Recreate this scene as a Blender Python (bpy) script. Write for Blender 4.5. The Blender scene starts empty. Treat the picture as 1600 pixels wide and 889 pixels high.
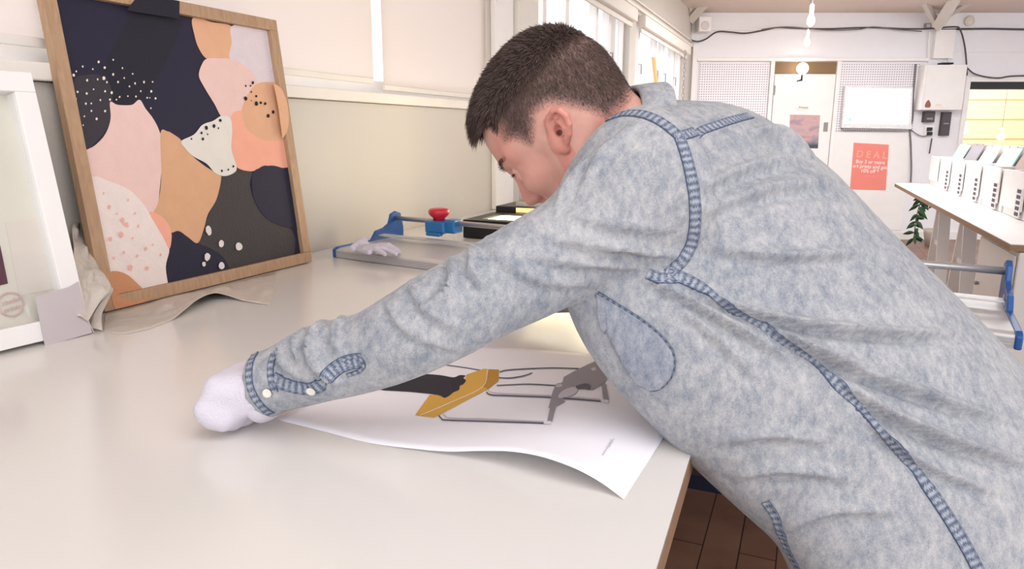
import bpy, bmesh, math, random
import numpy as np
from mathutils import Vector, Matrix
from mathutils.bvhtree import BVHTree
random.seed(7); np.random.seed(7)
scene = bpy.context.scene
COL = scene.collection

# ------------------------------------------------------------------ camera, world, light, exposure
F_PX = 1100.0; PITCH = math.radians(12.2); CAM_Z = 1.35
cam_d = bpy.data.cameras.new('camera'); cam_d.sensor_width = 36.0; cam_d.sensor_fit = 'HORIZONTAL'
cam_d.lens = F_PX/1600*36.0; cam_d.clip_start = 0.02; cam_d.clip_end = 200
cam = bpy.data.objects.new('camera', cam_d); COL.objects.link(cam)
cam.location = (0, 0, CAM_Z); cam.rotation_euler = (math.pi/2-PITCH, 0, 0)
scene.camera = cam
w = bpy.data.worlds.new('daylight'); scene.world = w; w.use_nodes = True
bg = w.node_tree.nodes['Background']; bg.inputs[0].default_value = (0.94, 0.96, 1.0, 1); bg.inputs[1].default_value = 2.1
def area(name, loc, target, size, power, color):
    l = bpy.data.lights.new(name, 'AREA'); l.shape = 'RECTANGLE'; l.size, l.size_y = size; l.energy = power; l.color = color
    o = bpy.data.objects.new(name, l); COL.objects.link(o); o.location = loc
    o.rotation_euler = (Vector(target)-Vector(loc)).to_track_quat('-Z', 'Y').to_euler(); return o
area('added_fill_near', (0.6, 0.2, 2.70), (0.6, 0.5, 0), (2.2, 2.2), 34, (.96, .98, 1))  # added soft fill over the worktop, not a fitting of the room
area('added_fill_far', (3.6, 6.3, 2.70), (3.6, 6.6, 0), (3.0, 3.0), 170, (.95, .98, 1))  # added fill to brighten the far end, no ceiling fixture there
area('window_daylight', (-4.2, 2.6, 4.6), (-.6, 1.8, 1.8), (4.0, 3.0), 80, (.98, 1, 1))
scene.view_settings.view_transform = 'Standard'; scene.view_settings.look = 'None'
scene.view_settings.gamma = 1.0; scene.view_settings.exposure = 0.31
try: scene.view_settings.use_curve_mapping = False
except Exception: pass
scene.cycles.max_bounces = 8; scene.cycles.transparent_max_bounces = 12
scene.cycles.sample_clamp_indirect = 6

# ------------------------------------------------------------------ measuring helpers (pixel of a 1600x889 frame -> world)
CP, SP = math.cos(PITCH), math.sin(PITCH)
TABLE_Z = 0.97
def at(px, py, d):
    x = (px-800)/F_PX; t = (py-444.5)/F_PX
    return Vector((x*d, d*(CP-t*SP), CAM_Z-d*(SP+t*CP)))
def onz(px, py, z=TABLE_Z):
    t = (py-444.5)/F_PX
    return at(px, py, (CAM_Z-z)/(SP+t*CP))
CAM = Vector((0, 0, CAM_Z))
def onp(px, py, p0, n):
    r = at(px, py, 1.0)-CAM
    return CAM + r*((Vector(p0)-CAM).dot(Vector(n))/r.dot(Vector(n)))
def proj(p):
    x, y, z = p[0], p[1], p[2]-CAM_Z
    d = y*CP - z*SP
    return 800+F_PX*x/d, 444.5-F_PX*(y*SP+z*CP)/d, d
FAR_Y = 9.0
def onfar(px, py, off=0.0): return onp(px, py, (0, FAR_Y-off, 0), (0, 1, 0))
W0 = onz(510, 398)                                   # a point where the worktop meets the window wall
WC = onfar(1083, 200)
WD = Vector((WC.x-W0.x, WC.y-W0.y, 0)).normalized()  # along the window wall, away from the camera
WN = Vector((WD.y, -WD.x, 0))                        # out of the wall, into the room
W0 = W0-WN*.07
def wall(s, n, z): return Vector((W0.x, W0.y, 0)) + WD*s + WN*n + Vector((0, 0, z))
UP = Vector((0, 0, 1))

# ------------------------------------------------------------------ materials
def lin(c):
    return tuple((v/255/12.92 if v/255 <= .04045 else ((v/255+.055)/1.055)**2.4) for v in c)
MATS = {}
def mat(name, c, rough=.5, spec=.5, metal=0, var=.04, vscale=8, bump=0, bscale=60, emit=None, estr=0, coat=0):
    if name in MATS: return MATS[name]
    m = bpy.data.materials.new(name); m.use_nodes = True; MATS[name] = m
    nt = m.node_tree; b = nt.nodes['Principled BSDF']
    b.inputs['Roughness'].default_value = rough; b.inputs['Specular IOR Level'].default_value = spec
    b.inputs['Metallic'].default_value = metal; b.inputs['Coat Weight'].default_value = coat
    L = lin(c)
    tc = nt.nodes.new('ShaderNodeTexCoord'); nz = nt.nodes.new('ShaderNodeTexNoise')
    nz.inputs['Scale'].default_value = vscale; nz.inputs['Detail'].default_value = 4
    nt.links.new(tc.outputs['Object'], nz.inputs['Vector'])
    mx = nt.nodes.new('ShaderNodeMix'); mx.data_type = 'RGBA'
    mx.inputs['A'].default_value = (*[max(0, v*(1-var)) for v in L], 1); mx.inputs['B'].default_value = (*[min(1, v*(1+var)) for v in L], 1)
    nt.links.new(nz.outputs['Fac'], mx.inputs['Factor']); nt.links.new(mx.outputs['Result'], b.inputs['Base Color'])
    if bump:
        n2 = nt.nodes.new('ShaderNodeTexNoise'); n2.inputs['Scale'].default_value = bscale; n2.inputs['Detail'].default_value = 5
        nt.links.new(tc.outputs['Object'], n2.inputs['Vector'])
        bp = nt.nodes.new('ShaderNodeBump'); bp.inputs['Strength'].default_value = bump; bp.inputs['Distance'].default_value = .01
        nt.links.new(n2.outputs['Fac'], bp.inputs['Height']); nt.links.new(bp.outputs['Normal'], b.inputs['Normal'])
    if emit:
        b.inputs['Emission Color'].default_value = (*lin(emit), 1); b.inputs['Emission Strength'].default_value = estr
    return m
def nodes(m): return m.node_tree.nodes, m.node_tree.links, m.node_tree.nodes['Principled BSDF']

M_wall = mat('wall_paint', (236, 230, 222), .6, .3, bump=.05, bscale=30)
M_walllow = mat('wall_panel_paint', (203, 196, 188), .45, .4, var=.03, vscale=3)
M_white = mat('white_paint', (240, 236, 234), .45, .4)
M_farwall = mat('white_board_paint', (236, 234, 238), .55, .3, bump=.15, bscale=25, var=.03)
M_ceil = mat('ceiling_board', (222, 208, 200), .8, .2)
M_beam = mat('beam_paint', (222, 216, 210), .6, .3)
M_table = mat('table_laminate', (224, 220, 216), .18, .45, var=.02, vscale=3)
M_ply = mat('plywood_edge', (150, 118, 92), .6, .3, var=.2, vscale=40)
M_darkwood = mat('dark_maroon_board', (52, 34, 38), .45, .4)
M_navy = mat('navy_plinth', (22, 24, 42), .6, .3)
M_blue = mat('blue_plastic', (36, 84, 150), .35, .5)
M_blue2 = mat('light_blue_plastic', (44, 112, 170), .35, .5)
M_red = mat('red_plastic', (206, 36, 56), .3, .5)
M_steel = mat('polished_steel', (206, 204, 204), .34, .5, .7)
M_alu = mat('aluminium', (206, 204, 204), .4, .5, .5)
M_black = mat('black_plastic', (26, 24, 26), .4, .4)
M_cable = mat('grey_cable', (120, 114, 116), .6, .3)
M_cableblk = mat('dark_cable', (84, 79, 82), .6, .3)
M_cotton = mat('white_cotton', (214, 208, 219), .95, .1, bump=.35, bscale=420, var=.03, vscale=30)
M_paper = mat('print_paper', (250, 247, 253), .5, .3, var=.01)
M_tissue = mat('packing_paper', (204, 194, 184), .8, .15, bump=.8, bscale=22, var=.06)
M_card = mat('grey_card', (196, 186, 188), .8, .2)
M_bulb = mat('warm_bulb', (255, 220, 160), .3, emit=(255, 205, 130), estr=14)
M_globe = mat('globe_glass', (255, 250, 240), .3, emit=(255, 244, 226), estr=7)
M_lit = mat('light_panel', (255, 246, 220), .4, emit=(255, 238, 196), estr=3.2)
M_litamb = mat('amber_light_panel', (250, 210, 140), .4, emit=(250, 206, 140), estr=.65)
M_leaf = mat('leaf', (46, 72, 44), .5, .3, var=.2, vscale=30)
M_pot = mat('pot_clay', (190, 180, 172), .7, .2)
M_btn = mat('shell_button', (226, 222, 212), .25, .6)
M_grey = mat('grey_plastic', (150, 146, 146), .5, .3)
M_bluejean = mat('dark_jeans', (44, 52, 74), .9, .1, bump=.3, bscale=300, var=.2, vscale=40)
M_shoe = mat('brown_leather', (70, 48, 36), .5, .4)

def wood_mat(name, c1, c2, axis_scale=(3, 3, 60), rough=.5, dist=2.0):
    m = mat(name, c1, rough, .35); N, L, b = nodes(m)
    tc = N.new('ShaderNodeTexCoord'); mp = N.new('ShaderNodeMapping'); mp.inputs['Scale'].default_value = axis_scale
    nz = N.new('ShaderNodeTexNoise'); nz.inputs['Scale'].default_value = 1.0; nz.inputs['Detail'].default_value = 6; nz.inputs['Distortion'].default_value = dist
    L.new(tc.outputs['Object'], mp.inputs['Vector']); L.new(mp.outputs['Vector'], nz.inputs['Vector'])
    r = N.new('ShaderNodeValToRGB'); r.color_ramp.elements[0].color = (*lin(c1), 1); r.color_ramp.elements[1].color = (*lin(c2), 1)
    r.color_ramp.elements[0].position = .3; r.color_ramp.elements[1].position = .72
    L.new(nz.outputs['Fac'], r.inputs['Fac']); L.new(r.outputs['Color'], b.inputs['Base Color'])
    return m
M_oak = wood_mat('oak', (168, 134, 106), (188, 156, 124), (60, 60, 6))
M_batten = wood_mat('pine', (226, 170, 112), (240, 190, 132), (40, 40, 4))

def floor_mat():
    m = mat('floor_boards', (96, 64, 46), .42, .4); N, L, b = nodes(m)
    tc = N.new('ShaderNodeTexCoord'); mp = N.new('ShaderNodeMapping'); mp.inputs['Rotation'].default_value = (0, 0, math.atan2(WD.x, WD.y))
    L.new(tc.outputs['Object'], mp.inputs['Vector'])
    br = N.new('ShaderNodeTexBrick'); br.inputs['Scale'].default_value = 1; br.offset = .37
    br.inputs['Brick Width'].default_value = 2.2; br.inputs['Row Height'].default_value = .115; br.inputs['Mortar Size'].default_value = .0022
    br.inputs['Color1'].default_value = (*lin((130, 98, 82)), 1); br.inputs['Color2'].default_value = (*lin((148, 113, 94)), 1); br.inputs['Mortar'].default_value = (*lin((44, 28, 24)), 1)
    rot = N.new('ShaderNodeMapping'); rot.inputs['Rotation'].default_value = (0, 0, math.pi/2)
    L.new(mp.outputs['Vector'], rot.inputs['Vector']); L.new(rot.outputs['Vector'], br.inputs['Vector'])
    nz = N.new('ShaderNodeTexNoise'); nz.inputs['Scale'].default_value = 5; nz.inputs['Detail'].default_value = 8
    L.new(tc.outputs['Object'], nz.inputs['Vector'])
    mx = N.new('ShaderNodeMix'); mx.data_type = 'RGBA'; mx.blend_type = 'MULTIPLY'; mx.inputs['Factor'].default_value = .55
    cr = N.new('ShaderNodeValToRGB'); cr.color_ramp.elements[0].position = .35; cr.color_ramp.elements[0].color = (.5, .46, .47, 1); cr.color_ramp.elements[1].position = .6
    L.new(nz.outputs['Fac'], cr.inputs['Fac']); L.new(br.outputs['Color'], mx.inputs['A']); L.new(cr.outputs['Color'], mx.inputs['B'])
    L.new(mx.outputs['Result'], b.inputs['Base Color']); return m
M_floor = floor_mat()

def denim_mat(name, dark, light, bias=.5):
    m = mat(name, light, .92, .12); N, L, b = nodes(m)
    tc = N.new('ShaderNodeTexCoord')
    def noise(scale, detail, rough=.6, mapscale=None, dist=0):
        nz = N.new('ShaderNodeTexNoise'); nz.inputs['Scale'].default_value = scale; nz.inputs['Detail'].default_value = detail
        nz.inputs['Roughness'].default_value = rough; nz.inputs['Distortion'].default_value = dist
        if mapscale:
            mp = N.new('ShaderNodeMapping'); mp.inputs['Scale'].default_value = mapscale; mp.inputs['Rotation'].default_value = (.5, .7, .4)
            L.new(tc.outputs['Object'], mp.inputs['Vector']); L.new(mp.outputs['Vector'], nz.inputs['Vector'])
        else: L.new(tc.outputs['Object'], nz.inputs['Vector'])
        return nz
    n1 = noise(17, 8, .72, dist=.5); n2 = noise(120, 5, .7, (1, .75, .55)); n3 = noise(620, 2, .5)
    a = N.new('ShaderNodeMath'); a.operation = 'MULTIPLY_ADD'; a.inputs[1].default_value = 1.05; L.new(n2.outputs['Fac'], a.inputs[0])
    s = N.new('ShaderNodeMath'); s.operation = 'MULTIPLY'; s.inputs[1].default_value = .95; L.new(n1.outputs['Fac'], s.inputs[0]); L.new(s.outputs[0], a.inputs[2])
    a2 = N.new('ShaderNodeMath'); a2.operation = 'MULTIPLY_ADD'; a2.inputs[1].default_value = .5; L.new(n3.outputs['Fac'], a2.inputs[0]); L.new(a.outputs[0], a2.inputs[2])
    r = N.new('ShaderNodeValToRGB'); r.color_ramp.elements[0].position = 0.0; r.color_ramp.elements[0].color = (*lin(dark), 1)
    r.color_ramp.elements[1].position = 1.0; r.color_ramp.elements[1].color = (*lin(light), 1)
    mr = N.new('ShaderNodeMapRange'); mr.inputs['From Min'].default_value = 1.25-.36+(.5-bias)*.3; mr.inputs['From Max'].default_value = 1.25+.30+(.5-bias)*.3
    L.new(a2.outputs[0], mr.inputs['Value']); L.new(mr.outputs['Result'], r.inputs['Fac']); L.new(r.outputs['Color'], b.inputs['Base Color'])
    bp = N.new('ShaderNodeBump'); bp.inputs['Strength'].default_value = .22; bp.inputs['Distance'].default_value = .004
    L.new(a.outputs[0], bp.inputs['Height']); L.new(bp.outputs['Normal'], b.inputs['Normal'])
    b.inputs['Sheen Weight'].default_value = .15
    return m
M_denim = denim_mat('acid_wash_denim', (110, 120, 134), (184, 182, 182), .5)
M_denim_dk = denim_mat('acid_wash_denim_pocket', (98, 110, 129), (168, 169, 176), .47)
def seam_mat():
    m = mat('denim_seam', (60, 76, 108), .9, .1); N, L, b = nodes(m)
    uv = N.new('ShaderNodeUVMap'); uv.uv_map = 'uv'; sep = N.new('ShaderNodeSeparateXYZ'); L.new(uv.outputs['UV'], sep.inputs[0])
    nz = N.new('ShaderNodeTexNoise'); nz.inputs['Scale'].default_value = 60; nz.inputs['Detail'].default_value = 3; L.new(uv.outputs['UV'], nz.inputs['Vector'])
    # rungs along u (metres), pale between
    mul = N.new('ShaderNodeMath'); mul.operation = 'MULTIPLY_ADD'; mul.inputs[1].default_value = 760; L.new(sep.outputs['X'], mul.inputs[0])
    nm = N.new('ShaderNodeMath'); nm.operation = 'MULTIPLY'; nm.inputs[1].default_value = 15; L.new(nz.outputs['Fac'], nm.inputs[0]); L.new(nm.outputs[0], mul.inputs[2])
    si = N.new('ShaderNodeMath'); si.operation = 'SINE'; L.new(mul.outputs[0], si.inputs[0])
    # edges: v in 0..1
    ab = N.new('ShaderNodeMath'); ab.operation = 'SUBTRACT'; ab.inputs[1].default_value = .5; L.new(sep.outputs['Y'], ab.inputs[0])
    ab2 = N.new('ShaderNodeMath'); ab2.operation = 'ABSOLUTE'; L.new(ab.outputs[0], ab2.inputs[0])
    er = N.new('ShaderNodeValToRGB'); e = er.color_ramp.elements; e[0].position = .0; e[0].color = (1, 1, 1, 1); e[1].position = .5; e[1].color = (.1, .1, .1, 1)
    x = e.new(.27); x.color = (1, 1, 1, 1); x = e.new(.33); x.color = (.35, .35, .35, 1); x = e.new(.39); x.color = (1, 1, 1, 1); x = e.new(.44); x.color = (.1, .1, .1, 1)
    L.new(ab2.outputs[0], er.inputs['Fac'])
    mr = N.new('ShaderNodeMapRange'); mr.inputs['From Min'].default_value = -.5; mr.inputs['From Max'].default_value = .7; L.new(si.outputs[0], mr.inputs['Value'])
    pr = N.new('ShaderNodeMath'); pr.operation = 'MULTIPLY'; L.new(mr.outputs['Result'], pr.inputs[0]); L.new(er.outputs['Color'], pr.inputs[1])
    r = N.new('ShaderNodeValToRGB'); r.color_ramp.elements[0].color = (*lin((76, 87, 110)), 1); r.color_ramp.elements[1].color = (*lin((172, 176, 184)), 1)
    L.new(pr.outputs[0], r.inputs['Fac']); L.new(r.outputs['Color'], b.inputs['Base Color'])
    return m
M_seam = seam_mat()

def glass_mat():
    m = bpy.data.materials.new('clear_glass'); m.use_nodes = True; nt = m.node_tree; nt.nodes.clear()
    o = nt.nodes.new('ShaderNodeOutputMaterial'); t = nt.nodes.new('ShaderNodeBsdfTransparent'); g = nt.nodes.new('ShaderNodeBsdfGlossy')
    t.inputs[0].default_value = (.98, .99, .99, 1)
    g.inputs['Roughness'].default_value = .02; f = nt.nodes.new('ShaderNodeLayerWeight'); f.inputs['Blend'].default_value = .5
    pw = nt.nodes.new('ShaderNodeMath'); pw.operation = 'POWER'; pw.inputs[1].default_value = 5; nt.links.new(f.outputs['Facing'], pw.inputs[0])
    ma = nt.nodes.new('ShaderNodeMath'); ma.operation = 'MULTIPLY_ADD'; ma.inputs[1].default_value = .5; ma.inputs[2].default_value = .03; nt.links.new(pw.outputs[0], ma.inputs[0])
    mx = nt.nodes.new('ShaderNodeMixShader'); nt.links.new(ma.outputs[0], mx.inputs[0]); nt.links.new(t.outputs[0], mx.inputs[1]); nt.links.new(g.outputs[0], mx.inputs[2])
    nt.links.new(mx.outputs[0], o.inputs[0]); return m
M_glass = glass_mat()
def blind_mat():
    m = bpy.data.materials.new('blind_cloth'); m.use_nodes = True; nt = m.node_tree; nt.nodes.clear()
    o = nt.nodes.new('ShaderNodeOutputMaterial'); t = nt.nodes.new('ShaderNodeBsdfTranslucent'); d = nt.nodes.new('ShaderNodeBsdfDiffuse')
    t.inputs[0].default_value = (*lin((226, 220, 219)), 1); d.inputs[0].default_value = (*lin((248, 236, 224)), 1)
    tc = nt.nodes.new('ShaderNodeTexCoord'); nz = nt.nodes.new('ShaderNodeTexNoise'); nz.inputs['Scale'].default_value = 300
    nt.links.new(tc.outputs['Object'], nz.inputs['Vector'])
    bp = nt.nodes.new('ShaderNodeBump'); bp.inputs['Strength'].default_value = .05; nt.links.new(nz.outputs['Fac'], bp.inputs['Height']); nt.links.new(bp.outputs['Normal'], d.inputs['Normal'])
    mx = nt.nodes.new('ShaderNodeMixShader'); mx.inputs[0].default_value = .6
    nt.links.new(d.outputs[0], mx.inputs[1]); nt.links.new(t.outputs[0], mx.inputs[2]); nt.links.new(mx.outputs[0], o.inputs[0]); return m
M_blind = blind_mat()
def peg_mat():
    m = mat('pegboard_white', (236, 232, 240), .55, .3); N, L, b = nodes(m)
    tc = N.new('ShaderNodeTexCoord'); mp = N.new('ShaderNodeMapping'); mp.inputs['Scale'].default_value = (34, 1, 34); L.new(tc.outputs['Object'], mp.inputs['Vector'])
    fr = N.new('ShaderNodeVectorMath'); fr.operation = 'FRACTION'; L.new(mp.outputs['Vector'], fr.inputs[0])
    sb = N.new('ShaderNodeVectorMath'); sb.operation = 'SUBTRACT'; sb.inputs[1].default_value = (.5, .5, .5); L.new(fr.outputs[0], sb.inputs[0])
    mu = N.new('ShaderNodeVectorMath'); mu.operation = 'MULTIPLY'; mu.inputs[1].default_value = (1, 0, 1); L.new(sb.outputs[0], mu.inputs[0])
    ln = N.new('ShaderNodeVectorMath'); ln.operation = 'LENGTH'; L.new(mu.outputs[0], ln.inputs[0])
    lt = N.new('ShaderNodeMath'); lt.operation = 'LESS_THAN'; lt.inputs[1].default_value = .24; L.new(ln.outputs['Value'], lt.inputs[0])
    mx = N.new('ShaderNodeMix'); mx.data_type = 'RGBA'; mx.inputs['A'].default_value = (*lin((240, 236, 242)), 1); mx.inputs['B'].default_value = (*lin((150, 142, 150)), 1)
    L.new(lt.outputs[0], mx.inputs['Factor']); L.new(mx.outputs['Result'], b.inputs['Base Color']); return m
M_peg = peg_mat()

# ------------------------------------------------------------------ mesh helpers
class MB:
    def __init__(s): s.v = []; s.f = []; s.m = []
    def add(s, vs, fs, mi=0):
        o = len(s.v); s.v += [Vector(v) for v in vs]; s.f += [tuple(o+i for i in f) for f in fs]; s.m += [mi]*len(fs); return s
    def box(s, c, ax, ay, az, mi=0):
        c = Vector(c); ax, ay, az = Vector(ax), Vector(ay), Vector(az)
        vs = [c+ax*i+ay*j+az*k for k in (-1, 1) for j in (-1, 1) for i in (-1, 1)]
        return s.add(vs, [(0, 2, 3, 1), (4, 5, 7, 6), (0, 1, 5, 4), (2, 6, 7, 3), (0, 4, 6, 2), (1, 3, 7, 5)], mi)
    def wbox(s, s0, s1, n0, n1, z0, z1, mi=0):     # box in wall coordinates
        return s.box(wall((s0+s1)/2, (n0+n1)/2, (z0+z1)/2), WD*(abs(s1-s0)/2), WN*(abs(n1-n0)/2), UP*(abs(z1-z0)/2), mi)
    def abox(s, x0, x1, y0, y1, z0, z1, mi=0):
        return s.box(((x0+x1)/2, (y0+y1)/2, (z0+z1)/2), (abs(x1-x0)/2, 0, 0), (0, abs(y1-y0)/2, 0), (0, 0, abs(z1-z0)/2), mi)
    def tube(s, pts, r, n=8, mi=0, cap=True, closed=False):
        pts = [Vector(p) for p in pts]; rs = r if isinstance(r, (list, tuple)) else [r]*len(pts)
        rings = []; prev = None
        for i, p in enumerate(pts):
            a = pts[max(0, i-1)]; b = pts[min(len(pts)-1, i+1)]; t = (b-a).normalized()
            if prev is None: q = t.orthogonal().normalized()
            else: q = (prev-t*prev.dot(t)); q = q.normalized() if q.length > 1e-6 else t.orthogonal().normalized()
            prev = q; w2 = t.cross(q)
            rings.append([p+q*(rs[i]*math.cos(2*math.pi*k/n))+w2*(rs[i]*math.sin(2*math.pi*k/n)) for k in range(n)])
        vs = [v for rg in rings for v in rg]; fs = []
        for i in range(len(rings)-1):
            for k in range(n): fs.append((i*n+k, i*n+(k+1) % n, (i+1)*n+(k+1) % n, (i+1)*n+k))
        if cap: fs.append(tuple(range(n-1, -1, -1))); fs.append(tuple((len(rings)-1)*n+k for k in range(n)))
        return s.add(vs, fs, mi)
    def lathe(s, c, axis, prof, n=24, mi=0):       # prof: (r, h) along axis
        axis = Vector(axis).normalized(); q = axis.orthogonal().normalized(); w2 = axis.cross(q); c = Vector(c)
        vs = []; fs = []
        for (r, h) in prof:
            for k in range(n): vs.append(c+axis*h+(q*math.cos(2*math.pi*k/n)+w2*math.sin(2*math.pi*k/n))*r)
        for i in range(len(prof)-1):
            for k in range(n): fs.append((i*n+k, i*n+(k+1) % n, (i+1)*n+(k+1) % n, (i+1)*n+k))
        fs.append(tuple(range(n-1, -1, -1))); fs.append(tuple((len(prof)-1)*n+k for k in range(n)))
        return s.add(vs, fs, mi)
    def sphere(s, c, r, n=16, mi=0, sc=(1, 1, 1)):
        vs = []; fs = []; c = Vector(c); rows = n//2
        for i in range(rows+1):
            th = math.pi*i/rows
            for k in range(n):
                ph = 2*math.pi*k/n; vs.append(c+Vector((r*sc[0]*math.sin(th)*math.cos(ph), r*sc[1]*math.sin(th)*math.sin(ph), r*sc[2]*math.cos(th))))
        for i in range(rows):
            for k in range(n): fs.append((i*n+k, (i+1)*n+k, (i+1)*n+(k+1) % n, i*n+(k+1) % n))
        return s.add(vs, fs, mi)
    def prism(s, poly, off, mi=0):
        n = len(poly); off = Vector(off); vs = [Vector(p) for p in poly]+[Vector(p)+off for p in poly]
        fs = [tuple(range(n-1, -1, -1)), tuple(range(n, 2*n))]+[(i, (i+1) % n, n+(i+1) % n, n+i) for i in range(n)]
        return s.add(vs, fs, mi)
    def grid(s, rows, mi=0, flip=False):           # rows of points
        nr, nc = len(rows), len(rows[0]); vs = [p for r in rows for p in r]; fs = []
        for i in range(nr-1):
            for j in range(nc-1):
                q = (i*nc+j, i*nc+j+1, (i+1)*nc+j+1, (i+1)*nc+j); fs.append(q[::-1] if flip else q)
        return s.add(vs, fs, mi)
    def loft(s, rings, mi=0, cap=True):
        n = len(rings[0]); vs = [p for r in rings for p in r]; fs = []
        for i in range(len(rings)-1):
            for k in range(n): fs.append((i*n+k, i*n+(k+1) % n, (i+1)*n+(k+1) % n, (i+1)*n+k))
        if cap: fs.append(tuple(range(n-1, -1, -1))); fs.append(tuple((len(rings)-1)*n+k for k in range(n)))
        return s.add(vs, fs, mi)
    def build(s, name, mats, parent=None, smooth=False, bevel=0, solid=0, tri=True, kind=None):
        me = bpy.data.meshes.new(name); me.from_pydata([tuple(v) for v in s.v], [], s.f)
        if not isinstance(mats, (list, tuple)): mats = [mats]
        for m in mats: me.materials.append(m)
        me.polygons.foreach_set('material_index', s.m)
        bm = bmesh.new(); bm.from_mesh(me); bmesh.ops.recalc_face_normals(bm, faces=bm.faces)
        big = [f for f in bm.faces if len(f.verts) > 6]
        if big and tri: bmesh.ops.triangulate(bm, faces=big)
        bm.to_mesh(me); bm.free()
        if smooth: me.polygons.foreach_set('use_smooth', [True]*len(me.polygons))
        o = bpy.data.objects.new(name, me); COL.objects.link(o)
        if parent is not None: o.parent = parent; o.matrix_parent_inverse = parent.matrix_basis.inverted()
        if bevel:
            b = o.modifiers.new('bevel', 'BEVEL'); b.width = bevel; b.segments = 2; b.limit_method = 'ANGLE'; b.angle_limit = math.radians(40)
        if solid:
            b = o.modifiers.new('solid', 'SOLIDIFY'); b.thickness = solid
        if kind: o['kind'] = kind
        return o
def tag(o, label=None, cat=None, group=None, kind=None):
    if label: o['label'] = label
    if cat: o['category'] = cat
    if group: o['group'] = group
    if kind: o['kind'] = kind
    return o
def empty(name, loc, label, cat, group=None):
    o = bpy.data.objects.new(name, None); COL.objects.link(o); o.location = loc; o.empty_display_size = .05
    return tag(o, label, cat, group)
def struct(name, mb, m, parent=None, **k):
    o = mb.build(name, m, parent, **k)
    if parent is None: o['kind'] = 'structure'
    return o
def smooth_poly(pts, n=4, closed=True):
    out = []; N = len(pts)
    for i in range(N if closed else N-1):
        if closed: p0, p1, p2, p3 = pts[(i-1) % N], pts[i], pts[(i+1) % N], pts[(i+2) % N]
        else: p0, p1, p2, p3 = pts[max(i-1, 0)], pts[i], pts[i+1], pts[min(i+2, N-1)]
        for k in range(n):
            t = k/n; t2 = t*t; t3 = t2*t
            out.append(tuple(.5*((2*b)+(-a+c)*t+(2*a-5*b+4*c-d)*t2+(-a+3*b-3*c+d)*t3) for a, b, c, d in zip(p0, p1, p2, p3)))
    if not closed: out.append(tuple(pts[-1]))
    return out
def text_mesh(name, body, size, origin, xa, ya, m, parent, align='CENTER', lift=.001, extrude=.0004, shear=0, bold=0, label=None):
    cu = bpy.data.curves.new(name, 'FONT'); cu.body = body; cu.size = size; cu.align_x = align; cu.align_y = 'CENTER'; cu.extrude = extrude; cu.shear = shear; cu.offset = bold
    tmp = bpy.data.objects.new('tmp_text', cu); COL.objects.link(tmp)
    dg = bpy.context.evaluated_depsgraph_get(); me = bpy.data.meshes.new_from_object(tmp.evaluated_get(dg))
    bpy.data.objects.remove(tmp); bpy.data.curves.remove(cu)
    xa = Vector(xa).normalized(); ya = Vector(ya); ya = (ya-xa*ya.dot(xa)).normalized(); za = xa.cross(ya)
    mt = Matrix((xa, ya, za)).transposed().to_4x4(); mt.translation = Vector(origin)+za*lift
    me.transform(mt); me.materials.clear(); me.materials.append(m); me.name = name
    o = bpy.data.objects.new(name, me); COL.objects.link(o)
    if parent is not None: o.parent = parent; o.matrix_parent_inverse = parent.matrix_basis.inverted()
    return o

# ------------------------------------------------------------------ numpy signed-distance modelling
def surface_nets(f, lo, h):
    nx, ny, nz = f.shape; ins = f < 0
    c = [ins[i:nx-1+i, j:ny-1+j, k:nz-1+k] for i in (0, 1) for j in (0, 1) for k in (0, 1)]
    cnt = sum(x.astype(np.int8) for x in c); act = (cnt > 0) & (cnt < 8)
    idx = -np.ones(act.shape, np.int64); cells = np.argwhere(act); idx[act] = np.arange(len(cells))
    acc = np.zeros((len(cells), 3)); num = np.zeros(len(cells))
    C = [(i, j, k) for i in (0, 1) for j in (0, 1) for k in (0, 1)]
    for a in range(8):
        for b in range(a+1, 8):
            pa, pb = np.array(C[a]), np.array(C[b])
            if np.abs(pa-pb).sum() != 1: continue
            fa = f[cells[:, 0]+pa[0], cells[:, 1]+pa[1], cells[:, 2]+pa[2]]; fb = f[cells[:, 0]+pb[0], cells[:, 1]+pb[1], cells[:, 2]+pb[2]]
            m = (fa < 0) != (fb < 0); t = np.where(m, fa/np.where(m, fa-fb, 1), 0)
            acc += np.where(m[:, None], pa+(pb-pa)*t[:, None], 0); num += m
    V = (cells+acc/num[:, None])*h+np.array(lo); faces = []
    for ax in range(3):
        sl0 = [slice(None)]*3; sl1 = [slice(None)]*3; sl0[ax] = slice(0, -1); sl1[ax] = slice(1, None)
        a, b = ins[tuple(sl0)], ins[tuple(sl1)]; e = np.argwhere(a != b)
        o1, o2 = (ax+1) % 3, (ax+2) % 3
        e = e[(e[:, o1] > 0) & (e[:, o2] > 0) & (e[:, o1] < f.shape[o1]-1) & (e[:, o2] < f.shape[o2]-1)]
        sgn = a[e[:, 0], e[:, 1], e[:, 2]]
        q = []
        for d1, d2 in ((-1, -1), (0, -1), (0, 0), (-1, 0)):
            g = e.copy(); g[:, o1] += d1; g[:, o2] += d2; q.append(idx[g[:, 0], g[:, 1], g[:, 2]])
        q = np.stack(q, 1); q[~sgn] = q[~sgn][:, ::-1]; faces.append(q)
    return V, np.concatenate(faces)
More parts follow.
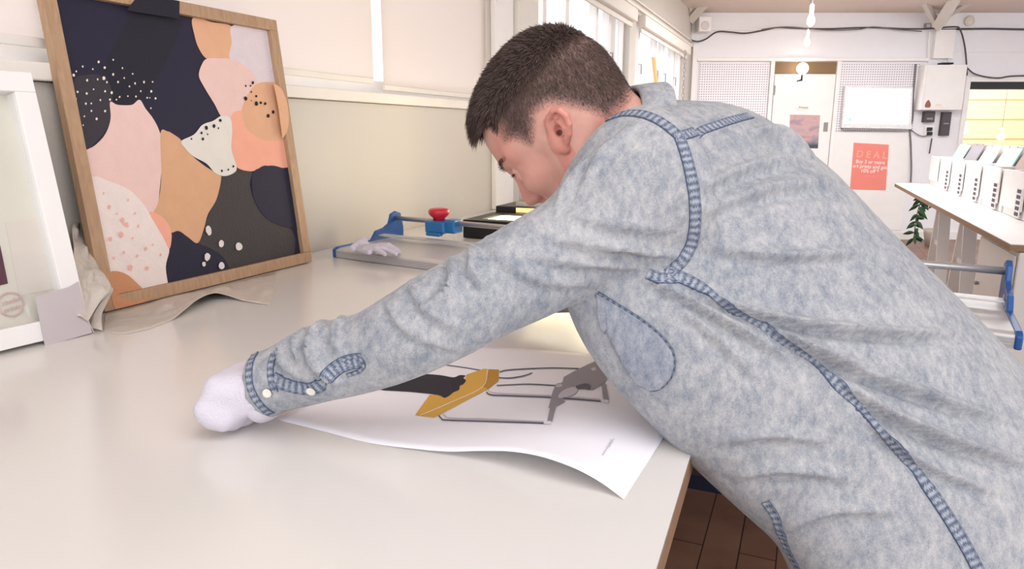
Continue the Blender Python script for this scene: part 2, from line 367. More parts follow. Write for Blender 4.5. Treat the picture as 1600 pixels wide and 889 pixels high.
class SDF:
    def __init__(s, lo, hi, h, fr=None):
        s.lo = np.array(lo, float); s.h = h; n = np.ceil((np.array(hi)-s.lo)/h).astype(int)+1
        g = [s.lo[i]+h*np.arange(n[i]) for i in range(3)]
        s.X, s.Y, s.Z = [x.astype(np.float32) for x in np.meshgrid(*g, indexing='ij')]; s.f = np.full(s.X.shape, 1.0, np.float32)
    def d_cap(s, a, b, r1, r2):
        a = np.array(a, float); b = np.array(b, float); ab = b-a; L = ab.dot(ab)+1e-12
        t = np.clip(((s.X-a[0])*ab[0]+(s.Y-a[1])*ab[1]+(s.Z-a[2])*ab[2])/L, 0, 1)
        return np.sqrt((s.X-a[0]-t*ab[0])**2+(s.Y-a[1]-t*ab[1])**2+(s.Z-a[2]-t*ab[2])**2)-(r1+(r2-r1)*t)
    def d_ell(s, c, r, R=None):
        x, y, z = s.X-c[0], s.Y-c[1], s.Z-c[2]
        if R is not None:
            R = np.array(R, float); x, y, z = [R[i, 0]*x+R[i, 1]*y+R[i, 2]*z for i in range(3)]
        k0 = np.sqrt((x/r[0])**2+(y/r[1])**2+(z/r[2])**2); k1 = np.sqrt((x/r[0]**2)**2+(y/r[1]**2)**2+(z/r[2]**2)**2)+1e-9
        return k0*(k0-1)/k1
    def add(s, d, k=.01):
        h = np.clip(.5+.5*(s.f-d)/k, 0, 1); s.f = s.f*(1-h)+d*h-k*h*(1-h); return s
    def sub(s, d, k=.005):
        h = np.clip(.5-.5*(s.f+d)/k, 0, 1); s.f = s.f*(1-h)-d*h+k*h*(1-h); return s
    def mesh(s): return surface_nets(s.f, s.lo, s.h)
def mesh_obj(name, V, Fc, m, parent=None, smooth=True):
    me = bpy.data.meshes.new(name); me.from_pydata(V.tolist(), [], [tuple(int(i) for i in f) for f in Fc])
    for x in (m if isinstance(m, (list, tuple)) else [m]): me.materials.append(x)
    bm = bmesh.new(); bm.from_mesh(me); bmesh.ops.recalc_face_normals(bm, faces=bm.faces); bm.to_mesh(me); bm.free()
    if smooth: me.polygons.foreach_set('use_smooth', [True]*len(me.polygons))
    o = bpy.data.objects.new(name, me); COL.objects.link(o)
    if parent is not None: o.parent = parent; o.matrix_parent_inverse = parent.matrix_basis.inverted()
    return o
def vnoise(P, scale, seed=0):                       # cheap smooth noise on points
    rs = np.random.RandomState(seed); out = np.zeros(len(P))
    for k in range(10):
        w_ = rs.normal(size=3); w_ *= scale*(.5+rs.rand())/np.linalg.norm(w_); out += np.sin(P@w_+rs.rand()*6.28)
    return out/math.sqrt(10)

# ================================================================== THE ROOM
S_END = (Vector((WC.x, WC.y, 0))-Vector((W0.x, W0.y, 0))).dot(WD)
CEIL = onfar(1300, 20).z
def s_at(px, py, n=0): return (onp(px, py, wall(0, n, 0), WN)-W0).dot(WD)
struct('floor', MB().abox(-6, 9.5, -5, 12, -.1, 0), M_floor)
struct('ceiling', MB().prism([(*wall(-4.7, -.18, 0).xy, CEIL), (*wall(S_END+.1, -.18, 0).xy, CEIL), (9.5, 9.2, CEIL), (9.5, -2.2, CEIL)], (0, 0, .1)), M_ceil)
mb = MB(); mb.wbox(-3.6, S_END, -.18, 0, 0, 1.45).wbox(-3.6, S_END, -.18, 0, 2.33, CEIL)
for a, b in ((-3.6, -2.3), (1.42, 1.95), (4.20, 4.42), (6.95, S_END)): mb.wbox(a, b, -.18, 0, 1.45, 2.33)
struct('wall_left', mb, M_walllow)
struct('trim_1', MB().wbox(-3.6, S_END-.02, -.12, .022, 1.452, 1.488), M_wall, bevel=.004)      # window sill
struct('trim_2', MB().wbox(1.42, 1.64, .001, .03, TABLE_Z+.001, 1.4515), M_white, bevel=.004)     # pilaster below the sill
struct('trim_3', MB().wbox(1.42, 1.64, .001, .03, 1.4885, 2.329), M_white, bevel=.004)
struct('trim_4', MB().wbox(1.66, 1.94, .001, .05, 1.4885, 2.329), M_wall, bevel=.004)
struct('trim_5', MB().wbox(1.95, S_END-.03, .001, .025, 2.36, 2.385).wbox(1.95, S_END-.03, .001, .018, 2.42, 2.432), M_wall)
def window(name, s0, s1, bars):
    z0, z1 = 1.4885, 2.329; f = MB(); t = .05
    f.wbox(s0, s1, -.11, -.05, z0, z0+t).wbox(s0, s1, -.11, -.05, z1-t, z1)
    f.wbox(s0, s0+t, -.11, -.05, z0+t, z1-t).wbox(s1-t, s1, -.11, -.05, z0+t, z1-t)
    r = struct(name, f, M_white, bevel=.004)
    m = MB()
    for b, wd in bars: m.wbox(b-wd/2, b+wd/2, -.105, -.045, z0+t, z1-t)
    if bars: m.build('mullion', M_white, r, bevel=.003)
    MB().wbox(s0+t, s1-t, -.083, -.079, z0+t, z1-t).build('pane', M_glass, r)
    h = MB()
    for b, wd in bars: h.tube([wall(b, -.04, 1.95), wall(b, -.02, 1.95), wall(b+.01, -.02, 1.86)], .006, 6)
    if bars: h.build('latch', M_grey, r)
window('window_1', -2.3, 1.42, [(-1.4, .05), (-.5, .05), (.472, .03)])
window('window_2', 1.95, 4.20, [(2.30, .06), (2.72, .07), (3.4, .06), (3.75, .06)])
window('window_3', 4.42, 6.95, [(4.75, .06), (5.5, .06), (5.9, .06), (6.5, .06)])

def roller_blind(s0, s1, zb, label, n=-.02):
    r = empty('roller_blind', wall((s0+s1)/2, n, 2.3), label, 'blind')
    MB().wbox(s0, s1, n-.001, n+.001, zb+.018, 2.30).build('blind_cloth', M_blind, r)
    MB().wbox(s0, s1, n-.006, n+.007, zb, zb+.020).build('bottom_bar', M_wall, r, bevel=.003)
    MB().tube([wall(s0, n+.02, 2.30), wall(s1, n+.02, 2.30)], .024, 14).build('roll', M_blind, r, smooth=True)
roller_blind(-2.28, .435, 1.520, 'wide cream roller blind pulled down behind the framed abstract painting')
roller_blind(.508, 1.405, 1.503, 'narrower cream roller blind pulled down left of the man\'s hair')
def rolled_blind(s0, s1, label):
    r = empty('roller_blind', wall((s0+s1)/2, .03, 2.26), label, 'blind')
    MB().wbox(s0, s1, .002, .075, 2.225, 2.325).build('cassette', M_wall, r, bevel=.012)
    MB().wbox(s0+.02, s1-.02, .02, .035, 2.185, 2.224).build('bottom_bar', M_wall, r, bevel=.004)
rolled_blind(1.98, 4.16, 'rolled up cream blind above the bright window behind the man\'s head')
rolled_blind(4.46, 6.88, 'rolled up cream blind above the far window beside the pegboard wall')

# far wall with an opening to a warm lit room
X0, X1 = onfar(1512, 150).x, 7.7; ZT, ZB = onfar(1550, 128).z, 1.05
mb = MB(); mb.abox(1.9, X0, FAR_Y, FAR_Y+.16, 0, CEIL).abox(X0, X1, FAR_Y, FAR_Y+.16, ZT, CEIL).abox(X0, X1, FAR_Y, FAR_Y+.16, 0, ZB).abox(X1, 9.5, FAR_Y, FAR_Y+.16, 0, CEIL)
struct('wall_back', mb, M_farwall)
def frail(name, px0, px1, y0, y1, off, m=M_white, bev=.004):
    a, b = onfar(px0, y0), onfar(px1, y1); return struct(name, MB().abox(a.x, b.x, FAR_Y-off, FAR_Y-.001, b.z, a.z), m, bevel=bev)
frail('trim_6', 1088, 1448, 91, 96, .05)
frail('trim_7', 1088, 1700, 44, 47, .02)
frail('trim_8', 1465, 1700, 80, 82, .012)
struct('trim_9', MB().abox(X0-.06, X0-.001, FAR_Y-.03, FAR_Y-.001, ZB, ZT+.06).abox(X0, X1, FAR_Y-.03, FAR_Y-.001, ZT, ZT+.06), M_white, bevel=.004)
frail('trim_10', 1462, 1484, 22, 92, .06)
# post in the corner
a = onfar(1088, 100); struct('trim_11', MB().abox(a.x-.06, a.x-.005, FAR_Y-.05, FAR_Y-.001, .1, onfar(1088, 70).z), M_white, bevel=.004)
b0 = onfar(1000, 373).z
struct('baseboard_back', MB().abox(a.x, onfar(1196, 300).x-.02, FAR_Y-.02, FAR_Y-.001, 0, .1).abox(onfar(1312, 300).x+.03, 9.4, FAR_Y-.02, FAR_Y-.001, 0, .1), M_white)
M_warm = mat('warm_room_wall', (238, 224, 192), .8, .2)
mb = MB()
for z0_, z1_ in ((0, .8), (2.55, CEIL)): mb.abox(9.35, 9.5, -5, FAR_Y-.01, z0_, z1_)
for y0_ in (-5, -1.6, 1.9, 5.4, 8.69): mb.abox(9.35, 9.5, y0_, y0_+.3, .8, 2.55)
struct('wall_right', mb, M_farwall)
struct('wall_annex', MB().abox(X0-.8, 8.6, 11.4, 11.5, 0, CEIL).abox(X0-.9, X0-.8, FAR_Y+.16, 11.5, 0, CEIL).abox(8.6, 8.7, FAR_Y+.16, 11.5, 0, CEIL), M_warm)
struct('trim_12', MB().abox(X0, X1, FAR_Y+.02, FAR_Y+.14, ZT-.085, ZT-.001), M_black)
mb = MB()
for zz in (1.25, 1.55, 1.85): mb.abox(X0-.79, 8.59, 11.385, 11.399, zz, zz+.012)
struct('trim_13', mb, mat('warm_groove', (214, 196, 160), .8))
# roof braces
mb = MB()
def strut(p, q, w_): 
    p, q = Vector(p), Vector(q); t = (q-p).normalized(); s_ = t.cross(Vector((0, 1, 0))).normalized(); r = t.cross(s_)
    mb.box((p+q)/2, t*((q-p).length/2), s_*w_, r*w_)
p = onfar(1466, 40, .2); strut(p, at(1498, -10, 7.6), .05); strut(onfar(1462, 36, .15), at(1440, -8, 7.8), .03); strut(onfar(1470, 30, .15), at(1530, -6, 7.8), .025)
struct('trim_14', mb, M_beam)
mb = MB(); strut(onfar(1080, 30, .15), at(1118, -14, 7.9), .045); strut(onfar(1078, 26, .10), at(1082, -14, 7.9), .03)
struct('trim_15', mb, M_beam)

# door
dl, dr_ = onfar(1209, 116).x, onfar(1305, 116).x; dz = onfar(1250, 116).z; tz = onfar(1250, 97).z
d = struct('door_1', MB().abox(dl+.005, dr_-.005, FAR_Y-.035, FAR_Y-.002, .005, dz-.004), M_white, bevel=.003)
MB().abox(dl-.001, dr_, FAR_Y-.012, FAR_Y-.002, dz+.003, tz).build('transom', mat('transom_brown', (128, 98, 60), .5), d)
MB().abox(dr_-.1, dr_-.05, FAR_Y-.05, FAR_Y-.0355, 1.36, 1.47).build('lock', M_grey, d, bevel=.004)
mb = MB()
for zz in (.4, 1.80): mb.abox(dl-.008, dl+.018, FAR_Y-.046, FAR_Y-.0355, zz, zz+.11)
mb.build('hinge', M_grey, d)
struct('trim_16', MB().abox(dl-.055, dl-.008, FAR_Y-.045, FAR_Y-.001, 0, tz+.01).abox(dr_+.001, dr_+.05, FAR_Y-.045, FAR_Y-.001, 0, tz+.01), M_white, bevel=.003)
# pegboards
pe = onfar(1093, 98); pf = onfar(1206, 98)
o = MB().abox(pe.x, dl-.06, FAR_Y-.014, FAR_Y-.001, .12, pe.z).build('pegboard', M_peg); tag(o, 'white pegboard panel between the window corner and the office door', 'pegboard')
pe = onfar(1312, 98); pf = onfar(1425, 205)
o = MB().abox(dr_+.055, pf.x, FAR_Y-.014, FAR_Y-.001, pf.z, pe.z).build('pegboard', M_peg); tag(o, 'white pegboard panel behind the wall mounted screen', 'pegboard')
o = MB().abox(dr_+.055, pf.x, FAR_Y-.012, FAR_Y-.001, .12, pf.z-.01).build('wall_board', M_white); tag(o, 'plain white board below the screen with the coral poster on it', 'board')

# ================================================================== WORKTOP WITH THE FRAMING JOB
e0, e1 = onz(1025, 889), onz(1083, 697); ED = (e1-e0).normalized(); EN = Vector((ED.y, -ED.x, 0))
fn = e0-ED*.75; ff = e0+ED*2.75
sb0 = (fn-W0).dot(WD)-.25; sb1 = (ff-W0).dot(WD)
poly = [fn, ff, wall(sb1, .002, TABLE_Z), wall(sb0, .002, TABLE_Z)]
tb = empty('worktop', (e0.x-.5, 1.2, 0), 'large glossy cream worktop along the window wall with a plywood edge', 'worktop')
def inset(p): return Vector((p.x, p.y, TABLE_Z-.004))
MB().prism([inset(p) for p in poly], (0, 0, .004)).build('laminate_top', M_table, tb)
MB().prism([Vector((p.x, p.y, TABLE_Z-.036)) for p in poly], (0, 0, .0315)).build('plywood_core', M_ply, tb)
for k, (u, v) in enumerate(((.12, -.12), (.95, -.16), (.12, .03), (.95, .03))):
    base = fn.lerp(ff, u)+EN*(-.12) if v < 0 else wall(sb0+(sb1-sb0)*u, .12, TABLE_Z)
    MB().abox(base.x-.03, base.x+.03, base.y-.03, base.y+.03, .001, TABLE_Z-.037).build('leg', M_white, tb, bevel=.003)
# dark cabinet under the far end
c0, c1 = onz(1070, 763, 0), onz(1187, 785, 0); cd = (c1-c0).normalized(); cn = Vector((-cd.y, cd.x, 0))
c0 = c0-cd*.5; L_ = 1.05
cab = empty('storage_cabinet', c0+cd*(L_/2), 'dark maroon storage cabinet on a navy plinth under the worktop', 'cabinet')
MB().box(c0+cd*(L_/2)+cn*.16+UP*.46, cd*(L_/2), cn*.16, UP*.40).build('body', M_darkwood, cab, bevel=.004)
MB().box(c0+cd*(L_/2)+cn*.165+UP*.0305, cd*(L_/2-.002), cn*.16, UP*.0295).build('plinth', M_navy, cab)
MB().box(c0+cd*(L_/2)-cn*.004+UP*.62, cd*(L_/2-.04), cn*.003, UP*.20).build('drawer_front', M_darkwood, cab, bevel=.002)

# ---- framed abstract painting
BL, BR = onz(165, 490), onz(488, 410); PE = (BR-BL).normalized(); PB = Vector((-PE.y, PE.x, 0)); th = math.radians(6.3)
PU = UP*math.cos(th)+PB*math.sin(th); PN = PE.cross(PU).normalized()
if PN.dot(CAM-BL) < 0: PN = -PN
LW = (BR-BL).length; H_ = .69; FWD = .030
lift = UP*.0035
BL = BL+lift; BR = BR+lift
pic = empty('framed_painting', BL+PE*LW/2, 'oak framed abstract painting of navy, pink and tan shapes leaning on the sill', 'painting')
def pp(u, v, n=0): return BL+PE*u+PU*v+PN*n
fr = MB(); DEP = .020
for (u0, u1, v0, v1) in ((0, LW, 0, FWD), (0, LW, H_-FWD, H_), (0, FWD, FWD, H_-FWD), (LW-FWD, LW, FWD, H_-FWD)):
    fr.box(pp((u0+u1)/2, (v0+v1)/2, -DEP/2), PE*((u1-u0)/2), PU*((v1-v0)/2), PN*(DEP/2))
fr.build('frame', M_oak, pic, bevel=.0012)
MB().box(pp(LW/2, H_/2, -.019), PE*(LW/2-FWD), PU*(H_/2-FWD), PN*.005).build('backing', M_navy, pic)
pc = {'navy': (40, 38, 58), 'black': (38, 36, 48), 'char': (60, 56, 64), 'gray': (66, 62, 63), 'pink': (234, 200, 192), 'speck': (236, 222, 217), 'peach': (224, 174, 140),
      'tan': (216, 168, 132), 'coral': (240, 172, 148), 'offw': (226, 221, 212), 'lilac': (222, 209, 214), 'cream': (236, 222, 206), 'pk2': (236, 178, 164), 'ink': (28, 26, 30), 'wht': (226, 220, 216), 'terra': (204, 146, 108)}
names = list(pc); pmats = [mat('paint_'+k, pc[k], .62, .25, bump=.25 if k in ('speck', 'lilac', 'gray', 'terra', 'pink') else .08, bscale=160, var=.06, vscale=30) for k in names]
A = lambda l: [(x/3.176, y/3.176) for x, y in l]
B = lambda l: [(x/2.868, 250+y/2.868) for x, y in l]
art = MB(); lev = [0]; U0, U1, V0, V1 = FWD, LW-FWD, FWD, H_-FWD
def uvof(q, n):
    p = onp(q[0], q[1], pp(0, 0, n), PN)-pp(0, 0, n); return p.dot(PE), p.dot(PU)
def clip(poly, u0, u1, v0, v1):
    for ax, val, sg in ((0, u0, 1), (0, u1, -1), (1, v0, 1), (1, v1, -1)):
        out = []
        for i in range(len(poly)):
            a, b = poly[i-1], poly[i]; ia, ib = (a[ax]-val)*sg >= 0, (b[ax]-val)*sg >= 0
            if ia != ib: t = (val-a[ax])/(b[ax]-a[ax]); out.append((a[0]+(b[0]-a[0])*t, a[1]+(b[1]-a[1])*t))
            if ib: out.append(b)
        poly = out
        if not poly: return []
    return poly
CN = -.0135
def blob(k, pts, sm=5, wob=.0):
    lev[0] += 1; n = CN+lev[0]*.00012
    q = [uvof(p, CN) for p in (smooth_poly(pts, sm) if sm else pts)]
    q = clip(q, U0+.0002, U1-.0002, V0+.0002, V1-.0002)
    if len(q) < 3: return
    bm = bmesh.new(); vs = [bm.verts.new(pp(u, v, n)) for u, v in q]; f = bm.faces.new(vs); bmesh.ops.triangulate(bm, faces=[f])
    bm.verts.index_update(); art.add([v.co.copy() for v in bm.verts], [tuple(v.index for v in f.verts) for f in bm.faces], names.index(k)); bm.free()
q = [(U0, V0), (U1, V0), (U1, V1), (U0, V1)]; art.add([pp(u, v, CN) for u, v in q], [(0, 1, 2, 3)], 0)
# the off-photo top of the canvas continues the navy field
blob('black', A([(640, 40), (760, 30), (900, 70), (880, 180), (810, 330), (760, 420), (700, 500), (620, 525), (545, 515), (500, 440), (520, 330), (570, 210), (625, 120)]))
blob('char', A([(360, 420), (430, 372), (510, 380), (552, 440), (556, 560), (530, 640), (480, 700), (415, 755), (380, 700)]))
blob('gray', B([(1062, 38), (1130, 55), (1118, 110), (1140, 180), (1175, 240), (1230, 282), (1290, 300), (1322, 350), (1315, 430), (1290, 470), (1010, 540), (985, 425), (890, 375), (915, 300), (950, 210), (985, 120), (985, 70)]))
blob('navy', B([(770, 330), (800, 318), (845, 350), (885, 372), (960, 405), (1010, 450), (1030, 520), (960, 570), (760, 620), (730, 560), (745, 450)]))
blob('pink', A([(545, 508), (575, 518), (602, 522), (655, 520), (692, 495), (722, 540), (760, 590), (790, 650), (806, 720), (802, 830)])+B([(722, 60), (715, 130), (705, 210), (680, 240), (640, 215), (570, 150), (480, 110), (410, 100), (370, 20)])+A([(410, 758), (470, 722), (522, 665), (548, 590)]))
blob('speck', B([(405, 85), (500, 100), (580, 135), (640, 195), (690, 275), (732, 345), (758, 400), (742, 480), (752, 600), (690, 640), (600, 640), (480, 600), (430, 300)]))
blob('tan', A([(795, 662), (830, 652), (862, 668), (900, 698), (940, 760), (1010, 820), (1090, 870)])+B([(990, 80), (982, 130), (965, 185), (930, 245), (912, 310), (885, 372), (842, 346), (800, 318), (765, 325), (752, 290), (715, 258), (685, 240), (708, 190), (722, 70)]))
blob('coral', B([(668, 233), (715, 248), (752, 285), (768, 335), (758, 398), (732, 350), (700, 295)]))
blob('peach', A([(955, 90), (1050, 110), (1148, 130), (1150, 200), (1140, 288), (1080, 297), (1022, 290), (985, 240), (965, 180)]))
blob('lilac', A([(1148, 130), (1250, 130), (1400, 150), (1420, 400), (1350, 430), (1275, 425), (1255, 370), (1200, 325), (1138, 292), (1148, 210)]))
blob('pink', A([(1025, 292), (1085, 290), (1150, 294), (1210, 322), (1255, 365), (1278, 420), (1250, 460), (1220, 520), (1195, 570), (1110, 590), (1060, 512), (1010, 430), (985, 375), (1000, 320)]))
blob('coral', A([(1148, 570), (1200, 550), (1300, 600), (1460, 600), (1480, 860), (1370, 835), (1310, 822), (1250, 850), (1170, 828), (1145, 750), (1142, 650)]))
blob('peach', A([(1275, 415), (1340, 408), (1460, 430), (1480, 660), (1400, 690), (1340, 700), (1270, 680), (1220, 635), (1198, 560), (1212, 500), (1240, 450)]))
blob('navy', B([(1130, 62), (1165, 35), (1215, 25), (1260, 35), (1320, 60), (1390, 300), (1280, 300), (1200, 265), (1160, 220), (1130, 150)]))
blob('offw', A([(898, 700), (960, 668), (1002, 620), (1055, 600), (1100, 574), (1140, 588), (1150, 650), (1146, 740), (1172, 830), (1155, 860), (1110, 874), (1065, 858), (1022, 812), (955, 775), (915, 735)]))
blob('terra', B([(440, 560), (480, 508), (520, 498), (570, 515), (615, 555), (655, 592), (720, 640), (600, 760), (440, 760)]))
def dots(k, src, l, r):
    for t in l:
        c = src([(t[0], t[1])])[0]; dot(k, c, (t[2] if len(t) > 2 else r)*random.uniform(.75, 1.25))
def dot(k, c, r, asp=1.25):
    lev[0] += 1; a0 = random.random()*6
    q = [uvof((c[0]+r*math.cos(2*math.pi*i/9+a0)*random.uniform(.8, 1.1), c[1]+asp*r*math.sin(2*math.pi*i/9+a0)*random.uniform(.8, 1.1)), CN) for i in range(9)]
    q = clip(q, U0, U1, V0, V1)
    if len(q) > 2: art.add([pp(u, v, CN+.0030+lev[0]*2e-6) for u, v in q], [tuple(range(len(q)))], names.index(k))
dots('cream', A, [(557, 298), (485, 308), (406, 331), (515, 337), (456, 344), (603, 339), (374, 355), (361, 374, 2.3), (557, 370), (654, 367), (612, 388), (428, 399, 2.1), (480, 395), (511, 389, 2.3), (526, 409), (581, 408, 2), (666, 415), (710, 408, 2), (753, 407), (638, 430), (460, 444), (694, 453), (746, 454), (550, 461, 1.9), (517, 454), (380, 457), (426, 465), (373, 491), (493, 497), (541, 495), (573, 495), (589, 482), (630, 478), (670, 480), (726, 486), (739, 486, 1), (768, 489), (421, 515), (448, 514), (449, 551), (517, 552), (744, 538), (414, 578), (475, 591), (408, 622)], 1.5)
dots('ink', A, [(1216, 427), (1251, 411, 2), (1240, 426, 1), (1243, 457), (1268, 478), (1215, 489, 2.1), (1268, 515, 2.6), (1290, 511), (1312, 515, 2), (1243, 500, 1), (1327, 575, 2.4), (1352, 556, 2), (1089, 598, 2), (1058, 626, 2), (1080, 637), (1020, 634, 2.3), (996, 660, 2), (1026, 667), (946, 690), (1003, 690, 2), (1097, 848), (1129, 842), (1154, 826)], 1.6)
dots('wht', B, [(930, 312, 4.6), (934, 326, 4), (988, 375, 5), (1066, 388, 5), (925, 435, 5.2), (910, 466, 3.6), (989, 475, 4.8), (1082, 497, 3.2), (912, 547, 4)], 4.5)
dots('pk2', B, [(570, 180), (545, 270, 3.2), (563, 290, 3.4), (615, 297, 2.4), (540, 335, 3.6), (590, 350), (490, 355, 2.6), (650, 397, 2.2), (550, 415, 2.4), (580, 482, 4), (655, 485, 2.6), (715, 425, 2.6), (505, 440), (485, 210, 2.6), (460, 150), (520, 240), (600, 240), (680, 380), (610, 430)], 1.8)
art.build('canvas', pmats, pic)
def patch(name, k, pts):                            # paint that runs on over the frame
    q = [uvof(p, .0) for p in pts]; q = clip(q, .0005, LW-.0005, .0005, H_-.0005)
    MB().prism([pp(u, v, .0002) for u, v in q], PN*.0006).build(name, pmats[names.index(k)], pic)
patch('painted_patch', 'black', A([(628, 52), (645, 26), (668, 0), (680, -90), (892, -90), (890, 30), (889, 94)]))
patch('painted_patch', 'peach', smooth_poly(A([(1357, 414), (1382, 428), (1402, 450)]), 4, False)+smooth_poly(A([(1402, 450), (1424, 510), (1432, 590), (1424, 650), (1402, 688)]), 4, False)+A([(1396, 650), (1380, 530)]))
patch('painted_patch', 'terra', B([(484, 500), (505, 560), (540, 618), (600, 632), (690, 613)])+smooth_poly(B([(690, 613), (620, 650), (545, 678), (512, 660), (495, 600), (470, 530), (484, 500)]), 4, False)[:-1])

# ---- white box frame at the left edge
wr, wl = onz(143, 521)+UP*.008, onz(0, 556)+UP*.008; we = (wr-wl).normalized(); wl = wr-we*.56
wt = onp(49.3, 113, wr, we); wu = (wt-wr).normalized(); wh = (wt-wr).length; wn = we.cross(wu).normalized()
if wn.dot(CAM-wr) < 0: wn = -wn
wf = empty('framed_print', (wl+wr)/2, 'white box framed print behind glass leaning at the left edge of the worktop', 'picture')
def wp(u, v, n=0): return wl+we*u+wu*v+wn*n
WW = .56; fw = .036; fd = .034; fr = MB()
for (u0, u1, v0, v1) in ((0, WW, 0, fw), (0, WW, wh-fw, wh), (0, fw, fw, wh-fw), (WW-fw, WW, fw, wh-fw)):
    fr.box(wp((u0+u1)/2, (v0+v1)/2, -fd/2), we*((u1-u0)/2), wu*((v1-v0)/2), wn*(fd/2))
fr.build('frame', M_white, wf, bevel=.0015)
M_mount = mat('mount_card', (226, 219, 206), .8, .2)
MB().box(wp(WW/2, wh/2, -.031), we*(WW/2-fw), wu*(wh/2-fw), wn*.001).build('mount', M_mount, wf)
def wq(px, py, n=-.0295):
    p = onp(px, py, wp(0, 0, n), wn); return p
M_plum = mat('plum_print', (92, 52, 66), .6); M_stamp = mat('stamp_pink', (226, 188, 186), .7); M_shade2 = mat('inner_mount', (226, 214, 204), .8, .2)
MB().prism([wq(8, 348), wq(60, 340), wq(82, 452), wq(30, 462)], wn*.0006).build('inner_mount', M_shade2, wf)
q = [wq(-60, 396), wq(0, 384), wq(12, 443), wq(-50, 458)]
MB().prism(q, wn*.0012).build('printed_image', M_plum, wf)
mb = MB(); ce = wq(17, 476, -.028)
for rr in (.0215, .019):
    mb.tube([ce+we*(rr*math.cos(a))+wu*(rr*1.05*math.sin(a)) for a in np.linspace(0, 2*math.pi, 40)], .0006, 5)
mb.build('stamp_ring', M_stamp, wf)
for tx, dv in (('studio', .006), ('prints', -.007)):
    text_mesh('stamp_lettering', tx, .0125, ce+wu*dv, we+wu*.12, wu, M_stamp, wf, shear=.3, lift=.0002)
MB().box(wp(WW/2, wh/2, -.012), we*(WW/2-fw), wu*(wh/2-fw), wn*.001).build('glass', M_glass, wf)
# card corner guard
g = [onz(70, 541)+wn*.004, onz(142, 521)+wn*.003]; cg = MB()
def cgp(px, py, n): return onp(px, py, wp(0, 0, n), wn)
cg.prism([cgp(70, 541, .0015), cgp(143, 520, .0015), cgp(122, 440, .0015), cgp(107, 449, .0015), cgp(54, 463, .0015)], wn*.0022)
gp = cgp(143, 520, 0); gq = cgp(108, 449, 0); o = (gq-gp)
cg.box(gp+o*.5+we*.0035-wn*.018, o*.5, we*.0009, wn*.020)
o = cg.build('corner_protector', M_card); tag(o, 'grey folded card guard on the corner of the white box frame', 'corner guard')

# ---- crumpled packing paper under the painting
def pz(x, y, dz): q = B([(x, y)])[0]; return onz(q[0], q[1], TABLE_Z+dz)
def pfr(x, y, n): q = B([(x, y)])[0]; return onp(q[0], q[1], pp(0, 0, n), PN)
top = [pfr(x, y, n) for x, y, n in ((470, 712, .002), (540, 700, .003), (600, 672, .003), (690, 632, .003), (760, 612, .003), (830, 596, .003), (900, 584, .004), (960, 572, .006), (1020, 560, .006), (1090, 548, .006), (1160, 538, .006), (1242, 527, .006))]
bot = [pz(x, y, z) for x, y, z in ((462, 768, .001), (530, 780, .001), (600, 772, .001), (670, 756, .001), (760, 722, .001), (830, 668, .014), (890, 622, .022), (960, 596, .02), (1030, 610, .010), (1090, 630, .003), (1160, 642, .002), (1206, 650, .001))]
def crumple(a, b, n, amp, seed, fm=5):
    a = [Vector(p) for p in smooth_poly([tuple(p) for p in a], fm, False)]; b = [Vector(p) for p in smooth_poly([tuple(p) for p in b], fm, False)]
    rows = []; P = []
    for i in range(n+1):
        t = i/n; rows.append([x.lerp(y, t) for x, y in zip(a, b)])
    P = np.array([list(p) for r in rows for p in r])
    d = np.abs(vnoise(P, 95, seed))-.6+.6*np.abs(vnoise(P, 210, seed+1)); k = 0
    for i, r in enumerate(rows):
        e = math.sin(math.pi*i/n)**.6
        for j in range(len(r)): r[j] = r[j]+(PN*.8+UP*.5)*(amp*d[k]*e); r[j].z = max(r[j].z, TABLE_Z+.0008); k += 1
    return rows
pk = MB(); pk.grid(crumple(top, bot, 12, .009, 3))
lt = [at(*B([(x, y)])[0], d) for x, y, d in ((345, 262, 1.55), (322, 300, 1.50), (330, 380, 1.46), (330, 450, 1.40), (316, 540, 1.37), (309, 620, 1.345), (312, 705, 1.335))]
rt = [at(*B([(x, y)])[0], d) for x, y, d in ((362, 300, 1.56), (378, 345, 1.53), (412, 420, 1.50), (455, 500, 1.45), (500, 572, 1.40), (446, 640, 1.375), (395, 722, 1.345))]
pk.grid(crumple(lt, rt, 12, .013, 9))
l2 = [at(*B([(x, y)])[0], d) for x, y, d in ((500, 572, 1.402), (450, 640, 1.39), (420, 690, 1.385), (402, 752, 1.37))]
r2 = [at(*B([(x, y)])[0], d) for x, y, d in ((505, 590, 1.405), (475, 650, 1.40), (455, 700, 1.39), (460, 768, 1.37))]
pk.grid(crumple(l2, r2, 6, .003, 5))
o = pk.build('packing_paper', M_tissue, smooth=True, solid=.0006); tag(o, 'crumpled off-white packing paper tucked under the oak framed painting', 'paper')

# ---- the art print being positioned, curling at its near edge
near = [(432, 655, .0008), (500, 672, .0008), (580, 692, .0008), (650, 701, .003), (700, 705, .006), (750, 704, .014), (800, 705, .022), (850, 714, .026), (900, 732, .022), (940, 754, .012), (975, 780, .001)]
near = smooth_poly(near, 4, False); nn = len(near)
farp = [(655+(1108-655)*i/(nn-1), 533+(566-533)*i/(nn-1), .0008+.010*(i/(nn-1))**3) for i in range(nn)]
NV = 26; base_near = [onz(x, y, TABLE_Z+z) for x, y, z in near]; base_far = [onz(x, y, TABLE_Z+z) for x, y, z in farp]
rows = []
for k in range(NV+1):
    t = k/NV; row = []
    for i, (a, b) in enumerate(zip(base_near, base_far)):
        p = a.lerp(b, t); la, lb = a.z-TABLE_Z, b.z-TABLE_Z
        p.z = TABLE_Z+.0008+(la-.0008)*(1-t)**2.2*1.0+(lb-.0008)*t**2
        row.append(p)
    rows.append(row)
